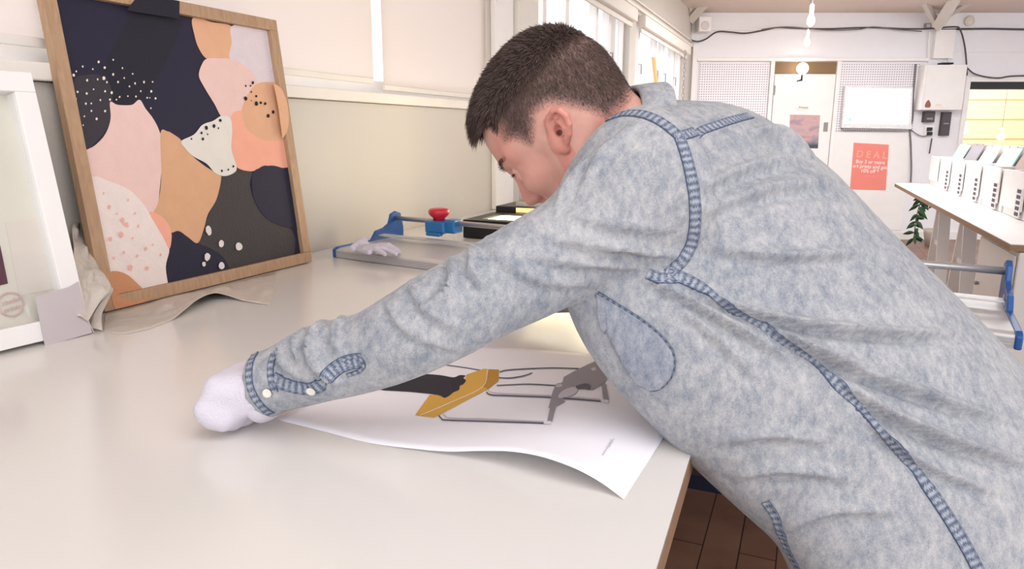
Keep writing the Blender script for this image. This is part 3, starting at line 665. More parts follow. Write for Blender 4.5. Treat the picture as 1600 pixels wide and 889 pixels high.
sheet = MB().grid(rows); pr = empty('art_print', (base_near[20]+base_far[20])/2, 'large white art print of a yellow and black object curling at its near edge', 'art print')
so = sheet.build('sheet', M_paper, pr, smooth=True, solid=.0005)
bvh_sheet = BVHTree.FromPolygons([tuple(v) for v in sheet.v], sheet.f)
C8 = lambda l: [(560+x/2.963, 520+y/2.963) for x, y in l]
ink = MB(); inkc = [(226, 176, 78), (196, 146, 56), (44, 41, 52), (158, 152, 160), (102, 98, 110), (244, 240, 240), (206, 200, 206)]
inkm = [mat('ink_%s' % n, c, .6, .2, var=.02) for n, c in zip(('yellow', 'ochre', 'black', 'grey', 'dark_grey', 'white', 'pale_grey'), inkc)]
il = [0]
def onsheet(px, py, lift):
    d_ = (at(px, py, 1)-CAM).normalized(); h = bvh_sheet.ray_cast(CAM, d_)
    if h[0] is None: return onz(px, py, TABLE_Z+.001+lift)
    n = h[1] if h[1].z > 0 else -h[1]; return h[0]+n*lift
def inkpoly(k, pts, sm=0):
    il[0] += 1; q = C8(pts); q = smooth_poly(q, sm) if sm else q
    dense = []
    for i in range(len(q)):
        a, b = q[i], q[(i+1) % len(q)]; m_ = max(1, int(math.hypot(b[0]-a[0], b[1]-a[1])/12))
        dense += [(a[0]+(b[0]-a[0])*j/m_, a[1]+(b[1]-a[1])*j/m_) for j in range(m_)]
    bm = bmesh.new(); vs = [bm.verts.new((x, y, 0)) for x, y in dense]; f = bm.faces.new(vs); bmesh.ops.triangulate(bm, faces=[f])
    bmesh.ops.subdivide_edges(bm, edges=[e for e in bm.edges if e.calc_length() > 25], cuts=1, use_grid_fill=True); bmesh.ops.triangulate(bm, faces=bm.faces[:])
    bm.verts.index_update(); ink.add([onsheet(v.co.x, v.co.y, .0003+il[0]*.00006) for v in bm.verts], [tuple(v.index for v in f.verts) for f in bm.faces], k); bm.free()
def inkline(k, pts, w_):
    q = smooth_poly(pts, 5, False); l, r = [], []
    for i in range(len(q)):
        a, b = q[max(0, i-1)], q[min(len(q)-1, i+1)]; t = np.array([b[0]-a[0], b[1]-a[1]]); t = t/np.linalg.norm(t); n = np.array([-t[1], t[0]])*w_/2
        l.append(tuple(np.array(q[i])+n)); r.append(tuple(np.array(q[i])-n))
    inkpoly(k, l+r[::-1])
inkline(4, [(405, 150), (480, 160), (565, 174)], 5)
inkpoly(0, [(200, 192), (225, 188), (395, 124), (425, 132), (385, 158), (310, 192)]); inkpoly(1, [(380, 124), (405, 120), (428, 130), (400, 134)])
inkpoly(0, [(262, 382), (330, 288), (372, 290), (395, 303), (490, 235), (500, 195), (580, 168), (606, 170), (578, 252), (300, 388)])
inkpoly(0, [(262, 382), (300, 380), (578, 250), (600, 262), (350, 394)]); inkpoly(1, [(606, 170), (652, 172), (648, 226), (600, 262), (576, 252)])
inkline(5, [(285, 384), (440, 318), (574, 252), (598, 172)], 3)
inkpoly(2, [(85, 262), (150, 225), (215, 192), (300, 192), (380, 198), (440, 208), (468, 198), (496, 200), (486, 212), (498, 222), (486, 240), (470, 248), (466, 266), (440, 278), (420, 294), (397, 303), (378, 292), (330, 284), (230, 274)], 3)
inkline(4, [(372, 384), (384, 398), (410, 406), (600, 412), (858, 421)], 6); inkline(6, [(392, 374), (402, 388), (430, 398), (600, 402), (862, 414)], 6)
inkline(4, [(640, 246), (720, 242), (800, 240), (912, 246)], 5)
inkline(4, [(592, 276), (615, 290), (700, 294), (900, 302), (1122, 319)], 6); inkline(6, [(600, 268), (640, 282), (900, 294), (1120, 311)], 4)
inkline(4, [(655, 184), (690, 175), (800, 168), (900, 165), (1020, 168)], 5); inkline(4, [(650, 210), (700, 212), (760, 203), (805, 188)], 5)
inkpoly(3, [(950, 208), (1000, 180), (1060, 150), (1104, 131), (1136, 148), (1156, 205), (1138, 235), (1078, 270), (1070, 246), (1010, 250), (940, 285), (922, 310), (956, 322), (912, 346), (880, 352), (898, 280), (915, 240), (945, 232)])
inkpoly(3, [(888, 345), (914, 345), (897, 416), (874, 412)]); inkpoly(3, [(1124, 240), (1146, 240), (1158, 316), (1134, 314)])
inkpoly(6, [(928, 290), (950, 270), (985, 256), (1014, 258), (1008, 282), (970, 300), (930, 306)], 3); inkpoly(4, [(1008, 250), (1050, 238), (1076, 248), (1070, 266), (1040, 262), (1012, 262)], 3)
inkpoly(6, [(1076, 168), (1096, 162), (1100, 176), (1084, 180)]); inkpoly(6, [(912, 246), (940, 238), (944, 252), (918, 258)])
inkpoly(5, [(858, 414), (892, 414), (892, 428), (858, 426)]); inkpoly(5, [(1122, 312), (1158, 316), (1154, 330), (1126, 326)])
for i in range(8): x, y = 1128+i*5.5, 570-i*9; inkline(6, [(x, y), (x+4, y-4), (x+5, y-6)], 7)
for i in range(5): x, y = 1158+i*5.2, 535-i*8; inkline(6, [(x, y), (x+3, y-5)], 6)
ink.build('printed_artwork', inkm, pr)

# ---- rotary trimmer
t0, t1 = onz(521, 402, TABLE_Z), onz(1596, 548, TABLE_Z)
TE = (t1-t0).normalized(); TL = (t1-t0).length; TBk = (Vector((-TE.y, TE.x, 0))*.97+WD*.5).normalized()
def tp(u, v, z=0): return t0+TE*u+TBk*v+UP*z
tr = empty('rotary_trimmer', tp(TL/2, .15), 'long rotary paper trimmer with blue end plates and steel rail behind the man', 'paper trimmer')
bb = MB(); prof = [(0, .0015), (0, .022), (.004, .026), (.02, .029), (.33, .029), (.33, .0015)]
bb.loft([[tp(u, v, z) for v, z in prof] for u in (.012, TL-.012)]); bb.build('base_board', M_alu, tr)
gr = MB()
for z in (.008, .014, .019): gr.box(tp(TL/2, -.0006, z), TE*(TL/2-.014), TBk*.0006, UP*.0006)
gr.build('front_groove', mat('groove_grey', (178, 174, 174), .5), tr)
prof = [(-.004, .0005), (-.004, .026), (.012, .033), (.17, .033), (.195, .060), (.235, .066), (.262, .078), (.275, .108), (.30, .116), (.325, .108), (.338, .06), (.338, .0005)]
for u in (0, TL-.012):
    e = MB(); e.loft([[tp(u+du, v, z) for v, z in prof] for du in (0, .012)]); ep = e.build('end_plate', M_blue, tr, bevel=.003)
    f = MB(); s_ = .0125 if u > 0 else .0
    if u > 0:
        for v, z in ((.30, .098), (.24, .048), (.22, .038)): MB().box(tp(u-.0005, v, z), TE*.0006, TBk*.006, UP*.004).build('screw_cover', M_alu, ep)
MB().tube([tp(.012, .302, .092), tp(TL-.012, .302, .092)], .0085, 14).build('rail', M_steel, tr, smooth=True)
MB().box(tp(TL/2, .215, .045), TE*(TL/2-.014), TBk*.016, UP*.0022).build('clamp_strip', M_alu, tr, bevel=.001)
# cutter head
pk_ = onp(697, 372, tp(0, .29, .09), TE.cross(UP)); uk = (pk_-t0).dot(TE)-.01
ch = MB(); ch.box(tp(uk, .295, .078), TE*.040, TBk*.034, UP*.020).box(tp(uk+.052, .30, .082), TE*.022, TBk*.026, UP*.022).box(tp(uk, .262, .056), TE*.030, TBk*.012, UP*.006)
chh = ch.build('cutter_head', M_blue2, tr, bevel=.006)
MB().lathe(tp(uk-.003, .295, .098), UP, [(.020, 0), (.020, .008), (.028, .014), (.034, .022), (.035, .031), (.031, .037), (.018, .040)], 28).build('knob', M_red, chh, smooth=True)
MB().box(tp(TL-.10, .16, -.028), TE*.03, TBk*.05, UP*.028).build('clamp_foot', M_black, tr, bevel=.003)

# ---- light box behind the trimmer
lp = onz(724, 372, TABLE_Z); 
def lb(u, v, z): return lp+WD*u+WN*v+UP*z      # u away along the wall, v out from the wall
lx = empty('light_box', lb(.3, .3, 0), 'black light box with glowing panels behind the trimmer', 'light box')
LBW, LBD, LBH = .56, .29, .062
b = MB(); b.box(lb(LBD/2, LBW/2, LBH/2-.002), WD*(LBD/2), WN*(LBW/2), UP*(LBH/2-.004))
for (u0, u1, v0, v1) in ((0, .05, 0, LBW), (LBD-.05, LBD, 0, LBW), (.05, LBD-.05, 0, .05), (.05, LBD-.05, LBW-.05, LBW)): b.box(lb((u0+u1)/2, (v0+v1)/2, LBH), WD*((u1-u0)/2), WN*((v1-v0)/2), UP*.006)
b.build('tray', M_black, lx)
MB().box(lb(LBD/2, LBW/2, LBH-.003), WD*(LBD/2-.051), WN*(LBW/2-.051), UP*.002).build('light_panel', M_lit, lx)
b = MB(); b.box(lb(LBD+.13, .31, .046), WD*.129, WN*.31, UP*.045); b.build('rear_box', M_black, lx, bevel=.004)
MB().box(lb(LBD-.0005, .33, .078), WD*.0015, WN*.24, UP*.009).build('amber_panel', M_litamb, lx)
b = MB(); b.box(lb(LBD+.11, .33, .100), WD*.09, WN*.25, UP*.009)
for v in (.095, .565): b.box(lb(LBD+.06, v, .26), WD*.012, WN*.012, UP*.15)
b.box(lb(LBD+.06, .33, .42), WD*.012, WN*.247, UP*.010); b.build('upright_frame', M_grey, lx)
MB().box(lb(LBD+.05, .33, .26), WD*.004, WN*.222, UP*.148).build('upright_panel', M_lit, lx)
lbl = area('light_box_lamp', lb(LBD+.035, .36, .27), lb(LBD-.45, -.15, .30), (.22, .20), 2.0, (1, .86, .56)); lbl.parent = lx; lbl.matrix_parent_inverse = lx.matrix_basis.inverted()

# ---- spare cotton glove on the trimmer
gl = SDF((-.075, -.06, -.03), (.13, .06, .05), .0016)
gl.add(gl.d_ell((-.02, 0, .0), (.034, .024, .013)), .01).add(gl.d_ell((-.045, .01, .012), (.02, .016, .014)), .008).add(gl.d_cap((-.06, -.01, 0), (-.045, .02, .018), .010, .009), .006)
for i, (y0, ln, bd) in enumerate(((-.017, .060, -.012), (-.006, .075, .0), (.006, .070, .010), (.016, .050, .022))):
    gl.add(gl.d_cap((.0, y0, .004), (.03, y0+bd*.5, .009-.004*i % .006), .0085, .008), .004).add(gl.d_cap((.03, y0+bd*.5, .008), (ln, y0+bd, -.004), .008, .006), .004)
gl.add(gl.d_cap((-.02, -.02, 0), (.015, -.036, .0), .010, .007), .005)
V, Fc = gl.mesh(); V = V+np.stack([vnoise(V, 160, 1), vnoise(V, 160, 2), vnoise(V, 160, 3)], 1)*.0012
c = onz(584, 397, 1.0); ax = (onz(634, 402, 1.0)-onz(552, 394, 1.0)).normalized(); ay = UP.cross(ax)
zmin = V[:, 2].min(); Rm = np.array([list(ax), list(ay), list(UP)]); V = V*1.12; V = V@Rm+np.array([c.x, c.y, TABLE_Z+.0295-zmin*1.12])
o = mesh_obj('cotton_glove', V, Fc, M_cotton); tag(o, 'spare white cotton glove lying crumpled on the trimmer board', 'glove')

# ================================================================== FAR END OF THE ROOM
# product table
PZ = .85
pn, pf_ = onz(1579, 381, PZ), onz(1398, 286, PZ); PD = (pf_-pn).normalized(); PRt = Vector((PD.y, -PD.x, 0)); PL = (pf_-pn).length
def pt(u, v, z=0): return pn+PD*u+PRt*v+UP*z
ptb = empty('display_table', pt(PL/2, .5, -PZ), 'long white display table with a plywood edge standing on trestles', 'table')
MB().box(pt(PL/2, .6, -.002), PD*(PL/2), PRt*.6, UP*.002).build('white_top', M_white, ptb)
MB().box(pt(PL/2, .6, -.019), PD*(PL/2), PRt*.6, UP*.0148).build('plywood_core', M_ply, ptb)
def trestle(u, label):
    r = empty('trestle', pt(u, .55, -PZ), label, 'trestle', 'white trestles under the display table')
    MB().box(pt(u, .66, -.06), PD*.05, PRt*.44, UP*.025).build('top_beam', M_white, r, bevel=.004)
    for v in (.34, 1.0):
        for sg in (-1, 1):
            a, b = pt(u+sg*.035, v, -.086), pt(u+sg*.26, v, -PZ+.004); t = (b-a)
            MB().box((a+b)/2, t/2, PD.cross(t).normalized()*.045, t.cross(PRt).normalized()*.014).build('leg', M_white, r)
        MB().box(pt(u, v, -.5), PD*.16, PRt*.02, UP*.02).build('brace', M_white, r)
for u, l in ((PL*.84, 'white trestle nearest the far wall under the display table'), (PL*.60, 'middle white trestle under the display table'), (PL*.35, 'white trestle nearest the white cupboard under the display table')): trestle(u, l)
# cupboard under near end
cb = empty('white_cupboard', pt(.5, .5, -PZ), 'plain white cupboard under the near end of the display table', 'cupboard')
MB().box(pt(.36, .56, -PZ/2-.018), PD*.36, PRt*.52, UP*(PZ/2-.02)).build('carcass', mat('cupboard_white', (226, 220, 216), .5, .3), cb, bevel=.004)
MB().box(pt(.36, .034, -PZ/2-.018), PD*.34, PRt*.004, UP*(PZ/2-.04)).build('door', mat('cupboard_white', (226, 220, 216)), cb, bevel=.003)
MB().lathe(pt(.60, .029, -.30), -PRt, [(.008, 0), (.012, .012), (.009, .018)], 12).build('knob', M_grey, cb)
# bins with print sleeves
cols = [((176, 216, 220), 'pale teal'), ((136, 128, 136), 'grey lilac'), ((204, 212, 222), 'icy white'), ((164, 210, 216), 'light turquoise'), ((150, 124, 112), 'brown'), ((116, 110, 124), 'slate grey'), ((190, 172, 160), 'beige')]
ordw = ['first', 'second', 'third', 'fourth', 'fifth', 'sixth', 'seventh']
BV = .30; BLN = .50; BH = .27
prng = random.Random(3)
for i in range(7):
    u1 = PL-.05-i*.545; u0 = u1-.50; um = (u0+u1)/2
    nm = ordw[i]
    r = empty('print_bin', pt(um, BV+.25, 0), 'white display bin on the long table, %s from the far wall' % nm, 'display bin', 'white print bins on the display table')
    b = MB(); t = .008; z0 = .002
    b.box(pt(um, BV+.26, z0+t), PD*.25, PRt*.25, UP*t); b.box(pt(um, BV+.52, BH/2), PD*.25, PRt*.006, UP*(BH/2-.002))
    for uu in (u0+t, u1-t): b.box(pt(uu, BV+.26, BH/2+.006), PD*t, PRt*.25, UP*(BH/2-.008))
    b.box(pt(um, BV+.006, BH/2), PD*.25, PRt*.006, UP*(BH/2-.002)); b.build('box', M_white, r)
    MB().box(pt(um+.03, BV-.012, BH*.60), PD*.21, PRt*.004, UP*(BH*.42)).build('front_card', M_white, r, bevel=.002)
    if i > 0:
        gmb = MB(); MB().box(pt(um-.115, BV-.0175, BH*.36), PD*.055, PRt*.0012, UP*.085).build('label_holder', mat('label_white', (232, 226, 230)), r)
        for k in range(5):
            for j in range(2): gmb.box(pt(um-.135+j*.042, BV-.0195, BH*.36-.066+k*.033), PD*.016, PRt*.0012, UP*.0105)
        gmb.build('label_grid', M_cableblk, r)
    lean = math.radians(24)
    for k in range(5 if i < 6 else 3):
        c, cn_ = cols[i] if k == 0 else cols[prng.choice([1, 4, 5, 6])]
        hh = .40 if k == 0 else .40+.012*prng.random(); v = BV+.05+k*.052; wd = .20 if k else .215
        upv = (UP*math.cos(lean)+PRt*math.sin(lean)); nv = UP.cross(PD)
        lo = pt(um+prng.uniform(-.015, .015), v, .022); m = mat('sleeve_%s' % cn_.replace(' ', '_'), c, .35, .4)
        o = MB().box(lo+upv*(hh/2), PD*wd, upv*(hh/2), upv.cross(PD)*.004).build('print_sleeve', [m])
        if k == 0: tag(o, '%s print at the front of the %s bin from the far wall' % (cn_, nm), 'print', 'print sleeves in the bins')
        else: tag(o, 'print sleeve standing behind the front print of the %s bin from the far wall' % nm, 'print', 'print sleeves behind the front of the %s bin' % nm)
# plant at the end of the table
pb = onz(1458, 384, 0); pb.y = max(pb.y, 8.0)
pl = empty('potted_plant', pb, 'dark green leafy plant in a pot behind the display table trestles', 'plant')
MB().lathe(pb, UP, [(.09, .001), (.12, .16), (.125, .2), (.11, .2), (.105, .17)], 20).build('pot', M_pot, pl, smooth=True)
top = at(1440, 312, 8.1); st = MB(); path = smooth_poly([tuple(pb+UP*.18), tuple(pb+UP*.45), tuple(top+Vector((.05, 0, .02))), tuple(top), tuple(at(1432, 340, 8.0)), tuple(at(1428, 372, 7.95))], 6, False)
st.tube(path, .006, 6); st.build('stem', M_leaf, pl, smooth=True)
rl = random.Random(5)
for i, p in enumerate(path[8:]):
    for k in range(2):
        a = rl.uniform(0, 6.28); dv = Vector((math.cos(a), math.sin(a)*.5, rl.uniform(-.9, .1))).normalized(); sd = dv.cross(Vector((0, 1, .2))).normalized(); L2 = rl.uniform(.08, .13); p0 = Vector(p)
        rows = [[p0+dv*(L2*t)+sd*(s_*.024*math.sin(math.pi*min(.98, t+.02)))+UP*(-.03*t*t) for s_ in (-1, 0, 1)] for t in (0, .25, .5, .75, 1)]
        if p0.z-L2-.03 < .02: continue
        MB().grid(rows).build('leaf', M_leaf, pl, smooth=True, solid=.0012)

# things on the far wall (x, z from the wall plane)
def fw_quad(pts, off): return [onfar(x, y, off) for x, y in pts]
# screen
tvr = empty('wall_screen', onfar(1370, 170, .06), 'white glowing wall screen in a mottled silver rim on the pegboard', 'screen')
M_rim = mat('mottled_rim', (236, 231, 235), .4, var=.25, vscale=45)
q = fw_quad([(1321, 134), (1427, 136), (1424, 202), (1315, 200)], .07); MB().prism(q, (0, .045, 0)).build('bezel', M_rim, tvr, bevel=.006)
M_scr = mat('screen_glow', (250, 252, 255), .3, emit=(248, 252, 255), estr=1.15)
q = fw_quad([(1324.5, 138), (1423, 139.5), (1419.5, 194), (1319, 192.5)], .0735); MB().prism(q, (0, .003, 0)).build('display', M_scr, tvr)
q = fw_quad([(1325, 186), (1329, 182), (1331, 188), (1327, 191)], .0745); MB().prism(q, (0, .0008, 0)).build('screen_icon', mat('icon_blue', (150, 220, 250), .4, emit=(120, 210, 250), estr=.8), tvr)
q = fw_quad([(1316, 200.4), (1418, 202.6), (1417, 204.5), (1319, 203)], .065); MB().prism(q, (0, .04, 0)).build('lower_edge_bar', M_grey, tvr)  # grey bar along the lower edge of the bezel
MB().abox(onfar(1350, 150).x, onfar(1395, 150).x, FAR_Y-.0245, FAR_Y-.0145, onfar(1370, 190).z, onfar(1370, 150).z).build('wall_bracket', M_black, tvr)
# coral poster
q = fw_quad([(1334, 223), (1389, 226), (1384, 297.5), (1328, 296)], .0135); M_coral = mat('coral_paper', (238, 138, 124), .6)
pst = MB().prism(q, (0, .0008, 0)).build('poster', M_coral); tag(pst, 'coral sale poster with white lettering below the wall screen', 'poster')
xa = q[1]-q[0]; ya = q[0]-q[3]; cx = lambda a, b: q[3]+(q[2]-q[3])*a+(q[0]-q[3]).lerp(q[1]-q[2], a)*b
M_ltr = mat('poster_lettering', (252, 232, 226), .6); M_ltr2 = mat('poster_faint_lettering', (246, 168, 154), .6)
text_mesh('headline', 'D E A L', .12, cx(.53, .76), xa, UP, M_ltr2, pst, lift=.002, bold=.002)
for tx, b_ in (('Buy 3 or more', .605), ('art prints and get', .505), ('10% off *', .41)): text_mesh('lettering', tx, .062, cx(.51, b_), xa, UP, M_ltr, pst, lift=.002, bold=.0008)
text_mesh('small_print', '* in store only', .024, cx(.5, .31), xa, UP, M_ltr2, pst, lift=.002)
# door picture and sign
q = fw_quad([(1234.5, 179), (1281.5, 180), (1278, 232), (1232.5, 231)], .0362); m = mat('sunset_picture', (170, 150, 160), .6); N, L, b = nodes(m)
tc = N.new('ShaderNodeTexCoord'); mp = N.new('ShaderNodeMapping'); mp.inputs['Scale'].default_value = (2.2, 1, 7); mp.inputs['Rotation'].default_value = (0, .35, 0); L.new(tc.outputs['Object'], mp.inputs['Vector'])
nz = N.new('ShaderNodeTexNoise'); nz.inputs['Scale'].default_value = 1.6; nz.inputs['Detail'].default_value = 5; nz.inputs['Distortion'].default_value = .6; L.new(mp.outputs['Vector'], nz.inputs['Vector'])
r = N.new('ShaderNodeValToRGB'); el = r.color_ramp.elements; el[0].position = .33; el[0].color = (*lin((142, 146, 160)), 1); el[1].position = .68; el[1].color = (*lin((176, 160, 172)), 1); x = el.new(.5); x.color = (*lin((206, 164, 160)), 1); x = el.new(.42); x.color = (*lin((176, 150, 160)), 1)
L.new(nz.outputs['Fac'], r.inputs['Fac'])
sp = N.new('ShaderNodeSeparateXYZ'); L.new(tc.outputs['Object'], sp.inputs[0]); zl = q[3].z
mr = N.new('ShaderNodeMapRange'); mr.inputs['From Min'].default_value = zl+.03; mr.inputs['From Max'].default_value = zl+.10; L.new(sp.outputs['Z'], mr.inputs['Value'])
mx = N.new('ShaderNodeMix'); mx.data_type = 'RGBA'; mx.inputs['A'].default_value = (*lin((64, 78, 92)), 1); L.new(mr.outputs['Result'], mx.inputs['Factor']); L.new(r.outputs['Color'], mx.inputs['B']); L.new(mx.outputs['Result'], b.inputs['Base Color'])
o = MB().prism(q, (0, .001, 0)).build('poster', m); tag(o, 'small pink and blue sunset sky picture stuck on the white door', 'poster')
c = onfar(1255, 168, .036); sg = MB(); sg.prism([c+Vector((.10*math.cos(a), 0, .026*math.sin(a))) for a in np.linspace(0, 2*math.pi, 25)[:-1]], (0, -.006, 0)); so_ = sg.build('door_sign', M_white); tag(so_, 'small oval white sign with gold lettering on the white door', 'sign')
text_mesh('lettering', 'Private', .042, c+Vector((0, -.0065, 0)), (1, 0, 0), UP, mat('gold_lettering', (180, 150, 90), .4), so_, lift=.0012, bold=.0006)
# globe lamp over the door
c = onfar(1254, 107, .16); gl_ = empty('globe_lamp', c, 'glowing white globe lamp on a dark stem over the white door', 'lamp')
MB().sphere(c, .068, 24).build('globe', M_globe, gl_, smooth=True)
MB().tube([c+Vector((0, 0, -.06)), c+Vector((0, 0, -.145))], .011, 10).tube([c+Vector((0, 0, -.135)), c+Vector((0, .124, -.135))], .010, 10).build('stem', M_black, gl_, smooth=True)
# pendant bulbs
def pendant(px, py, d, label, r=.032, ztop=None):
    c = at(px, py, d); e = empty('pendant_bulb', c, label, 'pendant lamp', 'bare pendant bulbs')
    MB().lathe(c+UP*-.05, UP, [(.006, 0), (r*.75, .012), (r, .035), (r*.95, .055), (r*.55, .085), (.014, .10)], 18).build('bulb', M_bulb, e, smooth=True)
    MB().lathe(c+UP*.051, UP, [(.016, 0), (.018, .01), (.018, .055), (.008, .07)], 14).build('socket', M_white, e, smooth=True)
    zt = ztop or CEIL
    MB().tube([c+UP*.118, Vector((c.x, c.y, zt-.001))], .004, 6).build('cord', M_grey, e)
    l = bpy.data.lights.new('bulb_glow', 'POINT'); l.energy = 4; l.color = (1, .75, .45); l.shadow_soft_size = .03
    lo = bpy.data.objects.new('bulb_glow', l); COL.objects.link(lo); lo.location = c-UP*.09
pendant(1267, 31, 5.6, 'bare glowing pendant bulb hanging highest before the far wall', .030)
pendant(1261, 65, 7.2, 'bare glowing pendant bulb hanging just above the white door', .030)
pendant(1507, 203, 10.2, 'small glowing bulb at the left side of the warm lit opening', .05)
pendant(1564, 213, 9.9, 'small glowing bulb in the middle of the warm lit opening', .055)
l = bpy.data.lights.new('annex_light', 'AREA'); l.size = 1.5; l.energy = 26; l.color = (1, .88, .66); lo = bpy.data.objects.new('annex_light', l); COL.objects.link(lo); lo.location = (7.0, 10.2, CEIL-.05)
# electric box and friends
def fbox(name, x0, y0, x1, y1, d0, d1, m, label=None, cat=None, parent=None, bev=.004):
    a, b = onfar(x0, y0, d1), onfar(x1, y1, d1); o = MB().abox(a.x, b.x, FAR_Y-d1, FAR_Y-d0, b.z, a.z).build(name, m, parent, bevel=bev)
    return tag(o, label, cat) if label else o
e = fbox('electric_box', 1446, 101, 1503, 172, .003, .16, M_white, 'white metal electric box on the far wall beside the warm opening', 'electric box', bev=.008)
fbox('door_panel', 1450, 104, 1499, 168, .161, .166, M_white, parent=e, bev=.003)
c = onfar(1450, 162, .1675); MB().prism([c+Vector((.035*math.cos(a)*(1-.25*math.sin(a)), 0, .045*math.sin(a)-.012*abs(math.cos(a)))) for a in np.linspace(0, 2*math.pi, 17)[:-1]], (0, -.0015, 0)).build('brown_sticker', mat('sticker_brown', (150, 96, 78), .6), e)
c = onfar(1467, 164, .1675); MB().box(c, (.035, 0, 0), (0, .001, 0), (0, 0, .012)).build('cream_sticker', mat('sticker_cream', (232, 222, 186), .6), e)
fbox('network_box', 1473, 97.5, 1490, 100.2, .02, .13, M_black, 'small flat black device on top of the white electric box', 'device')
m_ = fbox('power_meter', 1446, 174, 1460, 191, .004, .07, M_cableblk, 'dark square meter below the left of the electric box', 'meter')
fbox('meter_window', 1448.5, 184, 1457.5, 187, .071, .074, M_grey, parent=m_, bev=.001)
s_ = fbox('wall_socket', 1445, 196, 1459, 213, .004, .02, M_white, 'white wall socket with two black plugs below the dark meter', 'socket')
for yy in (202, 209): fbox('plug', 1451, yy-3, 1457, yy+2.6, .021, .06, M_black, parent=s_)
o = fbox('power_strip', 1474, 175, 1483, 212, .004, .06, M_cableblk, 'long dark vertical power strip below the right of the electric box', 'power strip')
fbox('strip_divider', 1474.5, 192, 1482.5, 194, .061, .064, M_grey, parent=o, bev=.001)
o = fbox('junction_box', 1447, 36, 1455, 44, .004, .05, M_grey, 'small grey junction box on the cable run near the roof brace', 'junction box'); fbox('lid', 1448.5, 37.5, 1453.5, 42.5, .051, .056, M_alu, parent=o, bev=.001)
c = onfar(1514, 33, .004); o = MB().lathe(c, (0, -1, 0), [(.06, 0), (.06, .02), (.048, .03), (.045, .022), (.02, .026), (.012, .032)], 28).build('round_vent', mat('vent_cream', (226, 216, 200), .5), smooth=True); tag(o, 'round cream disc fitting high on the far wall right of the brace', 'vent')
sp_ = fbox('speaker', 1093, 25, 1111, 49, .05, .2, M_white, 'small white loudspeaker high in the far corner above the cable', 'speaker', bev=.01)
c = onfar(1102, 40, .2005); MB().lathe(c, (0, -1, 0), [(.05, 0), (.05, .004), (.042, .006), (.03, .002), (.012, .006)], 22).build('speaker_cone', mat('cone_grey', (214, 208, 210), .6), sp_, smooth=True)
fbox('bracket', 1098, 30, 1106, 40, .004, .0495, M_grey, parent=sp_)
def cable(pts, r, label, m=M_cableblk, off=.03, n=6):
    q = smooth_poly(pts, n, False); o = MB().tube([onfar(x, y, (off if not isinstance(off, list) else off[0])) for x, y in q], r, 7).build('cable', m, smooth=True); return tag(o, label, 'cable', None)
cable([(1078, 62), (1090, 65), (1103, 61), (1120, 50), (1140, 50), (1165, 52), (1195, 47), (1215, 43), (1240, 44), (1270, 45), (1300, 45), (1360, 43), (1410, 45), (1450, 45), (1490, 42), (1500, 46), (1507, 70), (1510, 98), (1511, 118)], .0095, 'thick grey cable swagged across the top of the far wall', off=.075)
cable([(1190, 46), (1230, 42), (1290, 47), (1340, 46), (1365, 42), (1400, 46), (1440, 49)], .007, 'thin cable looping over the thick swagged cable', M_cable, off=.095)
cable([(1470, 46), (1540, 45), (1600, 46), (1680, 47)], .012, 'straight dark cable running right from the swagged cable', off=.05)
cable([(1511, 106), (1522, 115), (1540, 120), (1560, 122), (1580, 119), (1620, 118)], .009, 'thin dark cable drooping over the warm lit opening', off=.055)
cable([(1431, 100), (1429, 125), (1427, 150), (1426, 185), (1422, 200), (1423, 225), (1424, 260), (1423, 285)], .010, 'grey cable hanging down the wall to the display table end', M_cable, off=.03)
cable([(1419, 198), (1430, 208), (1442, 213), (1452, 210)], .006, 'thin cable from the wall screen to the wall socket', M_cable, off=.035)
cable([(1456, 216), (1454, 228), (1452, 240)], .008, 'short dark cable hanging below the wall socket', off=.04)
cable([(1483, 47), (1483, 70), (1482, 96)], .013, 'white conduit running down to the electric box', M_white, off=.03)
cable([(1453, 48), (1451, 70), (1450, 98)], .011, 'white conduit below the grey junction box', M_white, off=.03)
# at the far window
a, b = wall(s_at(1031, 126, .02), .035, 1.49), wall(s_at(1022, 68, -.03), -.03, 2.06); t = b-a
o = MB().box((a+b)/2, t/2, WD*.04, t.cross(WD).normalized()*.012).build('wooden_batten', M_batten, bevel=.002); tag(o, 'pale wooden batten leaning against the far window', 'batten')
mb = MB(); s0 = s_at(1057, 90, 0)
for k in range(15): 
    c = wall(s0, .09, 2.20-k*.045); ax = WD if k % 2 else WN
    mb.tube([c+ax*(.012*math.cos(a))+UP*(.028*math.sin(a)) for a in np.linspace(0, 2*math.pi, 11)], .0035, 5)
o = mb.build('chain', M_grey, smooth=True); tag(o, 'hanging chain in front of the far window', 'chain')
rk = MB(); r0, r1 = s_at(1036, 140, .1), s_at(1068, 145, .1)
for k in range(5):
    s_ = r0+(r1-r0)*k/4; rk.wbox(s_-.03, s_+.03, .047, .075, 1.22, 1.46).wbox(s_-.02, s_+.02, .075, .28, 1.42, 1.445)
rk.wbox(r0-.03, r1+.03, .05, .08, 1.36, 1.40).wbox(r0-.03, r1+.03, .25, .29, 1.445, 1.485)
o = rk.build('wall_rack', M_white, bevel=.003); tag(o, 'white wall rack below the far window behind the shirt collar', 'rack')

